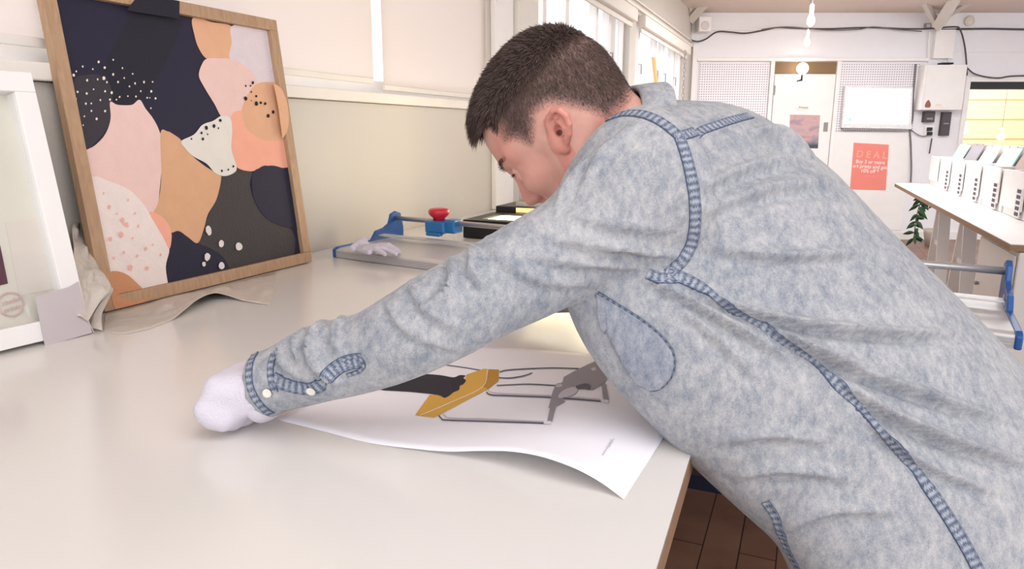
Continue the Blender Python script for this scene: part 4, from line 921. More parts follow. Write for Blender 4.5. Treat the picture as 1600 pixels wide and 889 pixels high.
# ================================================================== THE MAN LEANING OVER THE WORKTOP
CR, CU, CF = Vector((1, 0, 0)), Vector((0, SP, CP)), Vector((0, CP, -SP))   # axes used to turn measured directions into the world
yaw_s = .47; yaw_c = math.sqrt(1-yaw_s**2)
hf = (CR*(-.746*yaw_c)-CU*(.666*yaw_c)+CF*yaw_s).normalized()     # where the face points
hu = (CR*-.666+CU*.746).normalized(); hl = hu.cross(hf).normalized()
HO = at(868, 210, .93)-hl*.070
HR = np.array([list(hf), list(hl), list(hu)])
def hloc(p): d_ = Vector(p)-HO; return (d_.dot(hf), d_.dot(hl), d_.dot(hu))
def head_sdf(h):
    nb_ = hloc(at(1010, 250, 1.04)); S = SDF((-.19, -.115, -.16), (.15, .115, .16), h)
    S.add(S.d_ell((-.004, 0, .046), (.100, .0755, .086)), .01)
    S.add(S.d_ell((.030, 0, .046), (.079, .066, .072)), .02)
    S.add(S.d_ell((.045, 0, -.025), (.050, .056, .080)), .03)
    for sg in (-1, 1):
        S.add(S.d_cap((.008, sg*.052, -.050), (.080, sg*.018, -.100), .020, .017), .03)
        S.add(S.d_cap((.002, sg*.058, -.01), (.010, sg*.053, -.052), .018, .018), .03)
        S.add(S.d_ell((.063, sg*.046, -.024), (.024, .018, .018)), .025)
        S.add(S.d_cap((.0945, sg*.012, .024), (.070, sg*.048, .027), .012, .010), .02)
        S.sub(S.d_ell((.107, sg*.032, .002), (.022, .017, .013)), .014)
        S.add(S.d_ell((.0815, sg*.032, .000), (.0135, .0145, .0125)), .003)
        S.add(S.d_cap((.0945, sg*.022, .007), (.089, sg*.043, .007), .0035, .003), .006)
        S.add(S.d_cap((.093, sg*.022, -.008), (.088, sg*.043, -.006), .003, .0025), .006)
        S.add(S.d_ell((.104, sg*.013, -.037), (.010, .007, .008)), .006)
    S.add(S.d_cap((.098, 0, .016), (.115, 0, -.032), .0085, .0112), .014)
    S.add(S.d_cap((.100, 0, -.042), (.098, 0, -.055), .008, .006), .01)
    S.add(S.d_cap((.088, -.018, -.064), (.088, .018, -.064), .009, .009), .006); S.add(S.d_cap((.087, -.015, -.077), (.087, .015, -.077), .009, .009), .006)
    S.sub(S.d_cap((.100, -.02, -.0705), (.100, .02, -.0705), .002, .002), .003)
    S.add(S.d_ell((.084, 0, -.100), (.020, .020, .016)), .02)
    S.add(S.d_cap((-.035, 0, -.015), nb_, .057, .066), .035)
    for sg in (-1, 1):                                            # ears
        def E(b, v, o=0):                                         # back, up (tilted), out
            b = b*1.15; v = v*.84
            return np.array([-.004-b*.95-v*.31+.0, sg*(.0755+o+b*.35), .000+v*.95-b*.31])
        S.add(S.d_cap(E(-.004, -.020), E(.000, .018), .009, .009), .006)
        for b_, v0_, v1_, o_ in ((.003, -.022, .020, .001), (.010, -.016, .025, .004), (.017, -.006, .022, .007)): S.add(S.d_cap(E(b_, v0_, o_), E(b_+.001, v1_, o_), .0052, .0050), .003)
        rim = [(-.004, .004, .004), (-.003, .016, .006), (.002, .026, .008), (.011, .031, .010), (.020, .027, .012), (.0245, .016, .012), (.0235, .003, .011), (.018, -.010, .010), (.011, -.019, .008), (.004, -.026, .006), (-.002, -.027, .004)]
        for a, b in zip(rim[:-1], rim[1:]): S.add(S.d_cap(E(a[0], a[1], a[2]), E(b[0], b[1], b[2]), .0042, .0042), .002)
        
        S.add(S.d_ell(E(.003, -.0265, .005), (.0078, .0055, .0085)), .004)
        S.add(S.d_cap(E(.012, .016, .009), E(.0165, .000, .012), .0036, .0034), .003); S.add(S.d_cap(E(.0165, .000, .012), E(.012, -.013, .011), .0034, .0036), .003)
        S.sub(S.d_ell(E(.0065, .000, .012), (.0078, .0150, .0100)), .002)
        S.sub(S.d_ell(E(.012, .0215, .013), (.0070, .0060, .0045)), .0015)
        S.add(S.d_ell(E(-.004, -.004, .003), (.004, .004, .006)), .003)
        S.sub(S.d_cap(E(.0055, -.002, .010), E(.001, -.002, -.012), .0042, .0034), .0015)
    return S
S = head_sdf(.0018); Vh, Fh = S.mesh(); del S
Vhw = Vh@HR+np.array(list(HO))
# hair line measured on the left side of the head, mirrored for the right
HAIR = [(722, 205), (742, 236), (756, 236), (754, 205), (763, 193), (770, 196), (786, 227), (802, 221), (820, 228), (832, 233), (838, 222), (840, 180), (856, 167), (880, 169), (901, 174), (934, 183), (950, 190), (985, 162), (1000, 120), (960, 20), (780, 20), (700, 120)]
def in_poly(px, py, poly):
    ins = np.zeros(px.shape, bool); dmin = np.full(px.shape, 1e9)
    for i in range(len(poly)):
        (x1, y1), (x2, y2) = poly[i-1], poly[i]
        c = ((y1 > py) != (y2 > py)) & (px < (x2-x1)*(py-y1)/((y2-y1) if y2 != y1 else 1e-9)+x1); ins ^= c
        t = np.clip(((px-x1)*(x2-x1)+(py-y1)*(y2-y1))/((x2-x1)**2+(y2-y1)**2+1e-9), 0, 1)
        dmin = np.minimum(dmin, np.hypot(px-x1-t*(x2-x1), py-y1-t*(y2-y1)))
    return np.where(ins, dmin, -dmin)
def hair_mask(Vl):                                   # signed distance to hair line (in measured pixels, ~0.9 mm each)
    Vm = Vl.copy(); Vm[:, 1] = np.maximum(np.abs(Vm[:, 1]), .0); Wd = Vm@HR+np.array(list(HO))
    q = Wd-np.array([0, 0, CAM_Z]); dd = q[:, 1]*CP-q[:, 2]*SP
    return in_poly(800+F_PX*q[:, 0]/dd, 444.5-F_PX*(q[:, 1]*SP+q[:, 2]*CP)/dd, HAIR)
hm = hair_mask(Vh)
sstep = lambda a, b, x: (lambda t: t*t*(3-2*t))(np.clip((x-a)/(b-a), 0, 1))
def top_factor(Vl): return sstep(.060, .120, Vl[:, 2]+np.clip(Vl[:, 0]-.04, 0, 1)*.75-np.clip(-Vl[:, 0]-.03, 0, 1)*.1)
is_ear = (np.abs(Vh[:, 1]) > .0765) & (Vh[:, 2] < .036)
stub = np.where(is_ear, 0, sstep(-3, 22, hm)); tf = top_factor(Vh)

# ---- rest of the body: torso, arms, legs, hands (continuous under the clothes)
def P(px, py, d): return np.array(list(at(px, py, d)))
Rh = np.array([.40, .917, 0]); Rs = np.array([.55, .835, 0])
HIP = P(1480, 850, .98)
LSH, LEL, LWR = P(1035, 290, .90), P(712, 482, .842), P(418, 604, .905)
RSH = LSH+Rs*.36; RWR = np.array(list(onz(800, 462, TABLE_Z+.06))); REL = (RSH+RWR)/2+np.array([.03, -.02, -.07])
NECK = P(1000, 240, 1.03)
footL = np.array([HIP[0]+.06, HIP[1]-.10, .075]); footR = footL+Rh*.24
hipL, hipR = HIP-Rh*.09, HIP+Rh*.09
hipL[2] = hipR[2] = max(.80, HIP[2]); kneeL, kneeR = (hipL+footL)/2+np.array([-.03, 0, .02]), (hipR+footR)/2+np.array([-.03, 0, .02])
def hand_chain(wr, mcp0, pip0, tip0, dv, out):
    """five fingers, little finger first; dv runs from little finger to index"""
    ch = []
    for j, (o, l) in enumerate(((-.030, .80), (-.010, .95), (.011, 1.0), (.032, .93))):
        m = wr+(mcp0-wr)*(.92, .98, 1.0, .96)[j]+dv*o; p = m+(pip0-mcp0)*l+dv*o*.10; t = p+(tip0-pip0)*l-dv*o*.15; mid = (p+t)/2+(p-m)*.10
        ch.append(((m, p, mid, t), (.0098, .0105, .0108, .0102)[j]))
    tb_ = [wr+(mcp0-wr)*.25+dv*.026, wr+(mcp0-wr)*.62+dv*.052+np.array([0, 0, -.018]), wr+(mcp0-wr)*.95+dv*.050+np.array([0, 0, -.036]), wr+(mcp0-wr)*1.10+dv*.040+np.array([0, 0, -.045])]
    return ch, tb_
def add_hand(S, wr, chain, thumb, dv, g, fore):
    for (m, p, mid, t), r in chain:
        S.add(S.d_cap(wr+dv*(.42*(m-wr).dot(dv)), m, .0155+g*.6, .0138+g), .016)
    for (m, p, mid, t), r in chain:
        S.add(S.d_cap(m, p, r+.0022+g, r+.0008+g), .005); S.add(S.d_cap(p, mid, r+.0008+g, r+g), .003); S.add(S.d_cap(mid, t, r+g, r-.0012+g), .003)
    S.add(S.d_cap(thumb[0], thumb[1], .017+g, .013+g), .012); S.add(S.d_cap(thumb[1], thumb[2], .0125+g, .011+g), .004); S.add(S.d_cap(thumb[2], thumb[3], .011+g, .0095+g), .003)
    S.add(S.d_cap(wr, fore, .027+g*.4, .028+g*.4), .016)
    for (m, p, mid, t), r in chain: S.add(S.d_cap(t*.9+wr*.1+np.array([0, 0, .004]), wr*.85+m*.15+np.array([0, 0, -.010])+dv*(.42*(m-wr).dot(dv)), .0105+g*.8, .015+g*.5), .014)
hd = Rh*np.array([1, 1, 0]); hd = hd/np.linalg.norm(hd)
Lm, Lp, Lt = P(368, 597, .92), P(349, 632, .92), P(371, 661, .92)
Lt[2] = TABLE_Z+.0165
chL = hand_chain(LWR, Lm, Lp, Lt, hd, 1)
Rdir = (RWR-REL); Rdir[2] = 0; Rdir /= np.linalg.norm(Rdir); rdv = -np.array([Rdir[1], -Rdir[0], 0])
Rm = RWR+Rdir*.085; Rm[2] = TABLE_Z+.045; Rp = Rm+Rdir*.030+np.array([0, 0, -.010]); Rt = Rp+Rdir*.036; Rt[2] = TABLE_Z+.0135; Rp[2] = TABLE_Z+.038
chR = hand_chain(RWR, Rm, Rp, Rt, rdv, 1)
def hand_mesh(wr, ch, dv, g, h, elbow, arm_len):
    pts = np.array([x for c in ch[0] for x in c[0]]+ch[1]+[wr]); fo = wr+(elbow-wr)/np.linalg.norm(elbow-wr)*arm_len
    pts = np.vstack([pts, fo]); S = SDF(pts.min(0)-.045, pts.max(0)+.045, h); add_hand(S, wr, ch[0], ch[1], dv, g, fo); return S.mesh()
S = SDF(np.minimum.reduce([LWR, RWR, footL-np.array([.3, .1, .05])])-.06, np.maximum.reduce([HIP+np.array([.22, .25, 0]), RSH+.1, NECK+.08, footR+.1]), .010)
chest = NECK*.62+HIP*.38; 
for sg in (-1, 1):
    S.add(S.d_cap(NECK+Rs*sg*.03+(HIP-NECK)*.10, chest+Rs*sg*.07, .07, .10), .06); S.add(S.d_cap(chest+Rs*sg*.06, HIP+Rh*sg*.06+np.array([0, 0, .06]), .095, .105), .06)
for a, b, r1, r2 in ((LSH, LEL, .046, .034), (LEL, LWR, .034, .026), (RSH, REL, .050, .040), (REL, RWR, .040, .028), (NECK+(HIP-NECK)*.08, LSH, .06, .052), (NECK+(HIP-NECK)*.08, RSH, .06, .052),
                     (hipL, kneeL, .086, .060), (kneeL, footL, .056, .040), (hipR, kneeR, .086, .060), (kneeR, footR, .056, .040), (NECK+(np.array(list(HO))-NECK)*.2, NECK+(HIP-NECK)*.1, .058, .075)):
    S.add(S.d_cap(a, b, r1, r2), .03)
Vb, Fb = S.mesh(); del S
hL = hand_mesh(LWR, chL, hd, 0, .0026, LEL, .06); hRm = hand_mesh(RWR, chR, rdv, 0, .0026, REL, .06)
blush = np.where(is_ear, .5, 0)+.35*np.exp(-(((Vh-np.array([.112, 0, -.03]))/.02)**2).sum(1))+.3*np.exp(-(((np.abs(Vh)-np.array([.07, .05, .03]))/.03)**2).sum(1))
allV, allF, off = [], [], 0
for V_, F_ in ((Vhw, Fh), (Vb, Fb), hL, hRm): allV.append(V_); allF.append(F_+off); off += len(V_)
def skin_mat():
    m = mat('skin', (206, 160, 146), .5, .35); N, L, b = nodes(m)
    tc = N.new('ShaderNodeTexCoord'); n1 = N.new('ShaderNodeTexNoise'); n1.inputs['Scale'].default_value = 22; n1.inputs['Detail'].default_value = 6; L.new(tc.outputs['Object'], n1.inputs['Vector'])
    r = N.new('ShaderNodeValToRGB'); r.color_ramp.elements[0].position = .3; r.color_ramp.elements[0].color = (*lin((198, 144, 130)), 1); r.color_ramp.elements[1].position = .7; r.color_ramp.elements[1].color = (*lin((216, 170, 154)), 1)
    L.new(n1.outputs['Fac'], r.inputs['Fac']); at_ = N.new('ShaderNodeAttribute'); at_.attribute_name = 'stubble'
    n2 = N.new('ShaderNodeTexNoise'); n2.inputs['Scale'].default_value = 700; n2.inputs['Detail'].default_value = 2; L.new(tc.outputs['Object'], n2.inputs['Vector'])
    mr = N.new('ShaderNodeMapRange'); mr.inputs['From Min'].default_value = .3; mr.inputs['From Max'].default_value = .7; mr.inputs['To Min'].default_value = .82; mr.inputs['To Max'].default_value = 1; L.new(n2.outputs['Fac'], mr.inputs['Value'])
    mu = N.new('ShaderNodeMath'); mu.operation = 'MULTIPLY'; L.new(at_.outputs['Fac'], mu.inputs[0]); L.new(mr.outputs['Result'], mu.inputs[1])
    mx = N.new('ShaderNodeMix'); mx.data_type = 'RGBA'; mx.inputs['B'].default_value = (*lin((84, 67, 63)), 1); L.new(mu.outputs[0], mx.inputs['Factor']); at2 = N.new('ShaderNodeAttribute'); at2.attribute_name = 'blush'; m2 = N.new('ShaderNodeMix'); m2.data_type = 'RGBA'; m2.inputs['B'].default_value = (*lin((206, 122, 110)), 1); L.new(at2.outputs['Fac'], m2.inputs['Factor']); L.new(r.outputs['Color'], m2.inputs['A']); L.new(m2.outputs['Result'], mx.inputs['A'])
    L.new(mx.outputs['Result'], b.inputs['Base Color']); b.inputs['Subsurface Weight'].default_value = .12; b.inputs['Subsurface Radius'].default_value = (.012, .005, .003); b.inputs['Subsurface Scale'].default_value = .6
    bp = N.new('ShaderNodeBump'); bp.inputs['Strength'].default_value = .06; bp.inputs['Distance'].default_value = .002; L.new(n2.outputs['Fac'], bp.inputs['Height']); L.new(bp.outputs['Normal'], b.inputs['Normal']); return m
man = mesh_obj('person', np.vstack(allV), np.vstack(allF), skin_mat())
aS = man.data.attributes.new('stubble', 'FLOAT', 'POINT'); vals = np.zeros(off, np.float32); vals[:len(Vh)] = stub*.92; aS.data.foreach_set('value', vals)
aB = man.data.attributes.new('blush', 'FLOAT', 'POINT'); vals = np.zeros(off, np.float32); vals[:len(Vh)] = np.clip(blush, 0, .85); aB.data.foreach_set('value', vals)
tag(man, 'man in an acid wash denim shirt leaning over the worktop', 'person')

# ---- hair: a close cap plus strands, short at the sides, longer and combined forward on top
M_hair = mat('brown_hair', (74, 58, 53), .55, .35, var=.35, vscale=120)
M_hair_s = mat('brown_hair_short', (92, 75, 70), .6, .3, var=.3, vscale=160)
me_h = bpy.data.meshes.new('tmp'); me_h.from_pydata(Vh.tolist(), [], [tuple(int(i) for i in f) for f in Fh]); bm = bmesh.new(); bm.from_mesh(me_h); bmesh.ops.recalc_face_normals(bm, faces=bm.faces); bm.to_mesh(me_h); bm.free()
Nh = np.zeros((len(Vh), 3), np.float32); me_h.vertices.foreach_get('normal', Nh.ravel()); Nh = Nh.reshape(-1, 3); bpy.data.meshes.remove(me_h)
keep = (hm > 2) & ~is_ear & (tf+vnoise(Vh, 160, 77)*.10 > .34)
fk = keep[Fh].all(1); used = np.unique(Fh[fk]); remap = -np.ones(len(Vh), int); remap[used] = np.arange(len(used))
edge = sstep(2, 22, hm[used]); frontf = sstep(.045, .095, Vh[used][:, 0])
thick = (.0004+np.clip(tf[used]-.25, 0, 1)*(.0105+.002*frontf))*edge
Vc = Vh[used]+Nh[used]*thick[:, None]+np.array([1, 0, 0])*(tf[used]*frontf*.004*edge)[:, None]
Vc = Vc+Nh[used]*(vnoise(Vc*np.array([1, 2.4, 1]), 260, 8)*.0009*tf[used])[:, None]
hair = mesh_obj('hair', Vc@HR+np.array(list(HO)), remap[Fh[fk]], M_hair, man)
rs = np.random.RandomState(4)
tri = np.concatenate([Fh[:, [0, 1, 2]], Fh[:, [0, 2, 3]]]); c3 = Vh[tri]; ar = np.linalg.norm(np.cross(c3[:, 1]-c3[:, 0], c3[:, 2]-c3[:, 0]), axis=1)
okm = (hm > 1) & ~is_ear; wgt = ar*okm[tri].all(1); wgt = wgt*(1+.6*tf[tri].mean(1)); wgt /= wgt.sum()
NS = 52000; pick = rs.choice(len(tri), NS, p=wgt); b1, b2 = rs.rand(NS), rs.rand(NS); fl = b1+b2 > 1; b1[fl], b2[fl] = 1-b1[fl], 1-b2[fl]
W3 = np.stack([1-b1-b2, b1, b2], 1); root = (Vh[tri[pick]]*W3[..., None]).sum(1); rn = (Nh[tri[pick]]*W3[..., None]).sum(1); rtf = (tf[tri[pick]]*W3).sum(1); rhm = (hm[tri[pick]]*W3).sum(1)
ff_ = sstep(.03, .085, root[:, 0])
fade = sstep(-3, 45, rhm)
Ls = np.where(rtf > .15, .007+rtf*(.008+.015*ff_), .0022+.0065*fade)*rs.uniform(.7, 1.25, NS)
back = sstep(.02, -.08, root[:, 0])
gdir = np.stack([.25+rtf*(.55+.3*ff_)-.1*back, root[:, 1]*2*(1-rtf), -.75*(1-rtf)-.15*ff_*rtf], 1)+rs.normal(scale=.16, size=(NS, 3))
d0 = rn*(.55+.25*rtf)[:, None]+gdir; d0 /= np.linalg.norm(d0, axis=1)[:, None]
st0 = root+rn*(rtf*.009)[:, None]*sstep(2, 22, rhm)[:, None]*.75-rn*.0008
side = np.cross(d0, rs.normal(size=(NS, 3))); side /= np.linalg.norm(side, axis=1)[:, None]
wd = np.where(rtf > .15, .00050, .00026)
pts = []
droop = np.stack([np.full(NS, .12), np.zeros(NS), np.full(NS, -.30)], 1)*(rtf*ff_)[:, None]-rn*.25
for t, ww in ((0, 1), (.4, .9), (.75, .6), (1, .12)):
    p = st0+d0*(Ls*t)[:, None]+droop*(Ls*t*t)[:, None]; pts.append(p-side*(wd*ww)[:, None]); pts.append(p+side*(wd*ww)[:, None])
Vs = np.stack(pts, 1).reshape(-1, 3); base = np.arange(NS)[:, None]*8
Fs = np.concatenate([base+np.array([0, 1, 3, 2]), base+np.array([2, 3, 5, 4]), base+np.array([4, 5, 7, 6])])
hs = mesh_obj('hair_strands', Vs@HR+np.array(list(HO)), Fs, [M_hair, M_hair_s], hair, smooth=False)
mi = np.concatenate([(rtf < rs.uniform(.0, 1.1, NS)).astype(np.int32)]*3); hs.data.polygons.foreach_set('material_index', mi); hs['kind'] = 'stuff'
# eyebrows and lashes
bvh_head = BVHTree.FromPolygons(Vh.tolist(), [tuple(int(i) for i in f) for f in Fh])
def strands(name, curve, n, ln, dirf, wdt, parent, spread):
    V_, F_ = [], []
    for i in range(n):
        t = rs.rand(); p = np.array(curve(t))+rs.normal(scale=spread, size=3); hit = bvh_head.find_nearest(Vector(p)); nn_ = np.array(list(hit[1])); p = np.array(list(hit[0]))-nn_*.0003; d_ = np.array(dirf(t))+nn_*.45+rs.normal(scale=.15, size=3); d_ /= np.linalg.norm(d_); sd = np.cross(d_, rs.normal(size=3)); sd /= np.linalg.norm(sd); L_ = ln*rs.uniform(.7, 1.2); k = len(V_)
        V_ += [p-sd*wdt, p+sd*wdt, p+d_*L_]; F_.append((k, k+1, k+2))
    return mesh_obj(name, np.array(V_)@HR+np.array(list(HO)), F_, M_hair, parent, smooth=False)
for sg in (-1, 1):
    strands('eyebrow', lambda t: (.1065-.030*t**1.5, sg*(.016+.040*t), .022+.008*math.sin(2.4*t)), 210, .007, lambda t: (.3, sg*.8, .25-.5*t), .00028, man, .0017)
    strands('eyelashes', lambda t: (.0985-.010*t*t, sg*(.021+.023*t), .0045+.002*math.sin(3*t)), 70, .007, lambda t: (.8, sg*.25, -.25), .0003, man, .0004)

# ---- denim shirt: lofted torso and sleeves fused into one garment
def lerp_tab(T, n):
    T = np.array(T, float); k = np.linspace(0, len(T)-1, n); out = []
    for x in k:
        i = min(int(x), len(T)-2); t = x-i; p0, p1, p2, p3 = T[max(i-1, 0)], T[i], T[i+1], T[min(i+2, len(T)-1)]
        out.append(.5*((2*p1)+(-p0+p2)*t+(2*p0-5*p1+4*p2-p3)*t*t+(-p0+3*p1-3*p2+p3)*t**3))
    return out
TOR = [  # front px, back px, depth, half width, twist
 (925, 262, 1012, 150, 1.03, .060, 1), (915, 330, 1062, 157, 1.01, .13, 1), (912, 395, 1128, 160, 1.005, .172, 1), (918, 452, 1186, 181, 1.0, .188, .9), (936, 510, 1244, 224, .992, .192, .75),
 (968, 566, 1312, 280, .98, .19, .55), (1020, 628, 1402, 370, .968, .185, .35), (1086, 697, 1494, 462, .955, .182, .15), (1150, 757, 1585, 556, .945, .182, 0), (1203, 806, 1660, 645, .935, .185, 0), (1232, 868, 1720, 735, .93, .188, 0), (1262, 940, 1765, 825, .93, .19, 0)]
sb = MB(); NR = 48; rings = []
for r in lerp_tab(TOR, 40):
    f_, b_ = at(r[0], r[1], r[4]), at(r[2], r[3], r[4]); c = (f_+b_)/2; hb = (b_-f_)/2; R_ = Vector(list(Rh*(1-r[6])+Rs*r[6])).normalized()
    ring = []
    for k in range(NR):
        a = 2*math.pi*k/NR; ca, sa = math.cos(a), math.sin(a); e = 2/2.35
        ring.append(c+hb*(math.copysign(abs(ca)**e, ca))+R_*(r[5]*math.copysign(abs(sa)**e, sa)))
    rings.append(ring)
sb.loft(rings)
ARM = [(1065, 198, 1085, 440, .90, 1.0), (1006, 163, 1058, 436, .895, .92), (946, 186, 1008, 438, .885, .90), (901, 239, 965, 449, .872, .92), (862, 304, 925, 463, .86, .95), (792, 347, 850, 499, .848, .98), (742, 376, 800, 521, .84, 1), (690, 406, 748, 548, .836, 1),
 (645, 432, 700, 570, .84, 1), (602, 462, 650, 590, .85, 1), (560, 489, 602, 606, .866, 1), (522, 499, 556, 618, .877, 1), (486, 508, 512, 626, .888, 1), (455, 522, 486, 632, .895, 1), (432, 537, 462, 636, .90, 1), (408, 549, 437, 643, .905, 1.06), (389, 556, 421, 653, .908, 1.08)]
rings = []; cs = [ (at((r[0]+r[2])/2, (r[1]+r[3])/2, r[4])) for r in lerp_tab(ARM, 64)]
for i, r in enumerate(lerp_tab(ARM, 64)):
    u_, l_ = at(r[0], r[1], r[4]), at(r[2], r[3], r[4]); c = (u_+l_)/2; h_ = (u_-l_)/2; ax = (cs[min(i+1, 63)]-cs[max(i-1, 0)]).normalized(); o_ = ax.cross(h_).normalized()*h_.length*r[5]*.92
    rings.append([c+h_*math.cos(2*math.pi*k/32)+o_*math.sin(2*math.pi*k/32) for k in range(32)])
sb.loft(rings)
# far sleeve, hidden behind the body
pa = [Vector(list(NECK+(HIP-NECK)*.16+Rs*.06)), Vector(list(RSH)), Vector(list((RSH+REL)/2)), Vector(list(REL)), Vector(list((REL+RWR)/2)), Vector(list(RWR+(REL-RWR)*.08))]
sb.tube(smooth_poly([tuple(p) for p in pa], 6, False), [.09+(.075-.09)*min(1, i/6) if i < 6 else .075-.033*(i-6)/24 for i in range(31)], 24)
sb.tube([at(1190, 228, 1.03), at(1222, 233, 1.045), at(1252, 252, 1.05), at(1275, 290, 1.04)], [.012, .020, .021, .012], 14)
tmp = sb.build('tmp_shirt', M_denim)
rm = tmp.modifiers.new('r', 'REMESH'); rm.mode = 'VOXEL'; rm.voxel_size = .0055
sm = tmp.modifiers.new('s', 'SMOOTH'); sm.factor = .5; sm.iterations = 14
dg = bpy.context.evaluated_depsgraph_get(); me = bpy.data.meshes.new_from_object(tmp.evaluated_get(dg)); bpy.data.objects.remove(tmp)
nv = len(me.vertices); V = np.zeros(nv*3, np.float32); me.vertices.foreach_get('co', V); V = V.reshape(-1, 3).astype(float)
Nn = np.zeros(nv*3, np.float32); me.vertices.foreach_get('normal', Nn); Nn = Nn.reshape(-1, 3).astype(float)
def proj_np(V):
    q = V-np.array([0, 0, CAM_Z]); dd = q[:, 1]*CP-q[:, 2]*SP; return 800+F_PX*q[:, 0]/dd, 444.5-F_PX*(q[:, 1]*SP+q[:, 2]*CP)/dd
pxs, pys = proj_np(V); facing = ((V-np.array([0, 0, CAM_Z]))*Nn).sum(1) < 0
disp = vnoise(V, 9, 21)*.0035+vnoise(V, 26, 22)*.0014
def fold(pts, amp, w_, asym=1.0):                   # a cloth ridge with a hollow on its lower side, laid along a measured line
    global disp
    q = np.array(smooth_poly(pts, 6, False)); best = np.full(nv, 1e9); sgn = np.zeros(nv); tt = np.zeros(nv); n_ = len(q)-1
    for i in range(n_):
        a, b = q[i], q[i+1]; ab = b-a; t = np.clip(((pxs-a[0])*ab[0]+(pys-a[1])*ab[1])/(ab@ab), 0, 1); dx, dy = pxs-a[0]-t*ab[0], pys-a[1]-t*ab[1]; d_ = np.hypot(dx, dy); m = d_ < best
        best[m] = d_[m]; sgn[m] = np.sign(ab[0]*dy-ab[1]*dx)[m]; tt[m] = ((i+t)/n_)[m]
    s_ = best*sgn; tap = np.sin(np.pi*np.clip(tt, .03, .97))**.6
    disp = disp+np.where(facing, 1.7*amp*tap*(np.exp(-(s_/w_)**2)-.75*asym*np.exp(-((s_-w_*1.5)/(w_*1.1))**2)), 0)
for pts, amp, w_ in (
 ([(1085, 455), (1160, 482), (1260, 505), (1380, 518), (1490, 520)], .007, 11), ([(1215, 520), (1300, 562), (1420, 605), (1570, 655)], .007, 12), ([(1320, 600), (1400, 648), (1500, 690), (1610, 725)], .007, 13),
 ([(1150, 478), (1260, 540), (1350, 570), (1450, 590)], .004, 9), ([(1350, 650), (1440, 720), (1560, 770)], .004, 12), ([(1010, 436), (1080, 470), (1150, 510), (1230, 560)], .005, 10), ([(1060, 480), (1110, 520), (1180, 590)], .003, 10),
 ([(860, 372), (930, 384), (1000, 392), (1070, 405)], .005, 10), ([(830, 400), (910, 412), (1000, 418)], .004, 9), ([(890, 335), (960, 352), (1040, 360)], .003, 10), ([(760, 372), (790, 410), (850, 440), (930, 445)], .003, 10),
 ([(700, 400), (706, 430), (690, 460), (660, 480)], .006, 9), ([(735, 380), (735, 420), (760, 450)], .004, 9), ([(640, 440), (660, 480), (720, 520)], .003, 10), ([(600, 470), (640, 520), (720, 550)], .003, 10),
 ([(508, 500), (486, 528), (488, 560), (512, 590), (540, 600)], .008, 8), ([(478, 512), (462, 540), (470, 570)], .006, 7), ([(540, 492), (520, 520), (530, 560)], .004, 8), ([(455, 525), (440, 545), (442, 570), (470, 590)], .005, 7),
 ([(1100, 290), (1170, 262), (1250, 245)], .004, 14), ([(1105, 330), (1200, 296), (1300, 285)], .004, 15), ([(1100, 385), (1220, 400), (1360, 395)], .004, 13), ([(1180, 205), (1215, 212), (1262, 240)], .007, 10),
 ([(1130, 690), (1200, 680), (1290, 690)], .004, 12), ([(1150, 745), (1230, 735), (1330, 750)], .004, 12), ([(1220, 830), (1300, 800), (1400, 800)], .004, 13), ([(950, 215), (900, 270), (870, 315)], .004, 12), ([(985, 195), (940, 240), (905, 300)], .003, 12)):
    fold(pts, amp*(1.45 if w_ > 8 else 1.2), w_*.62)
V2 = V+Nn*disp[:, None]; me.vertices.foreach_set('co', V2.astype(np.float32).ravel()); me.update()
me.polygons.foreach_set('use_smooth', [True]*len(me.polygons)); me.materials.clear(); me.materials.append(M_denim); me.name = 'shirt'
shirt = bpy.data.objects.new('shirt', me); COL.objects.link(shirt); shirt.parent = man; shirt['label'] = 'light blue acid wash denim shirt'
Fq = [tuple(p.vertices) for p in me.polygons]; bvh = BVHTree.FromPolygons(V2.tolist(), Fq)
def onshirt(px, py):
    d_ = (at(px, py, 1)-CAM).normalized(); h = bvh.ray_cast(CAM, d_); 
    if h[0] is None: return None
    n = h[1] if h[1].dot(d_) < 0 else -h[1]; return h[0], n
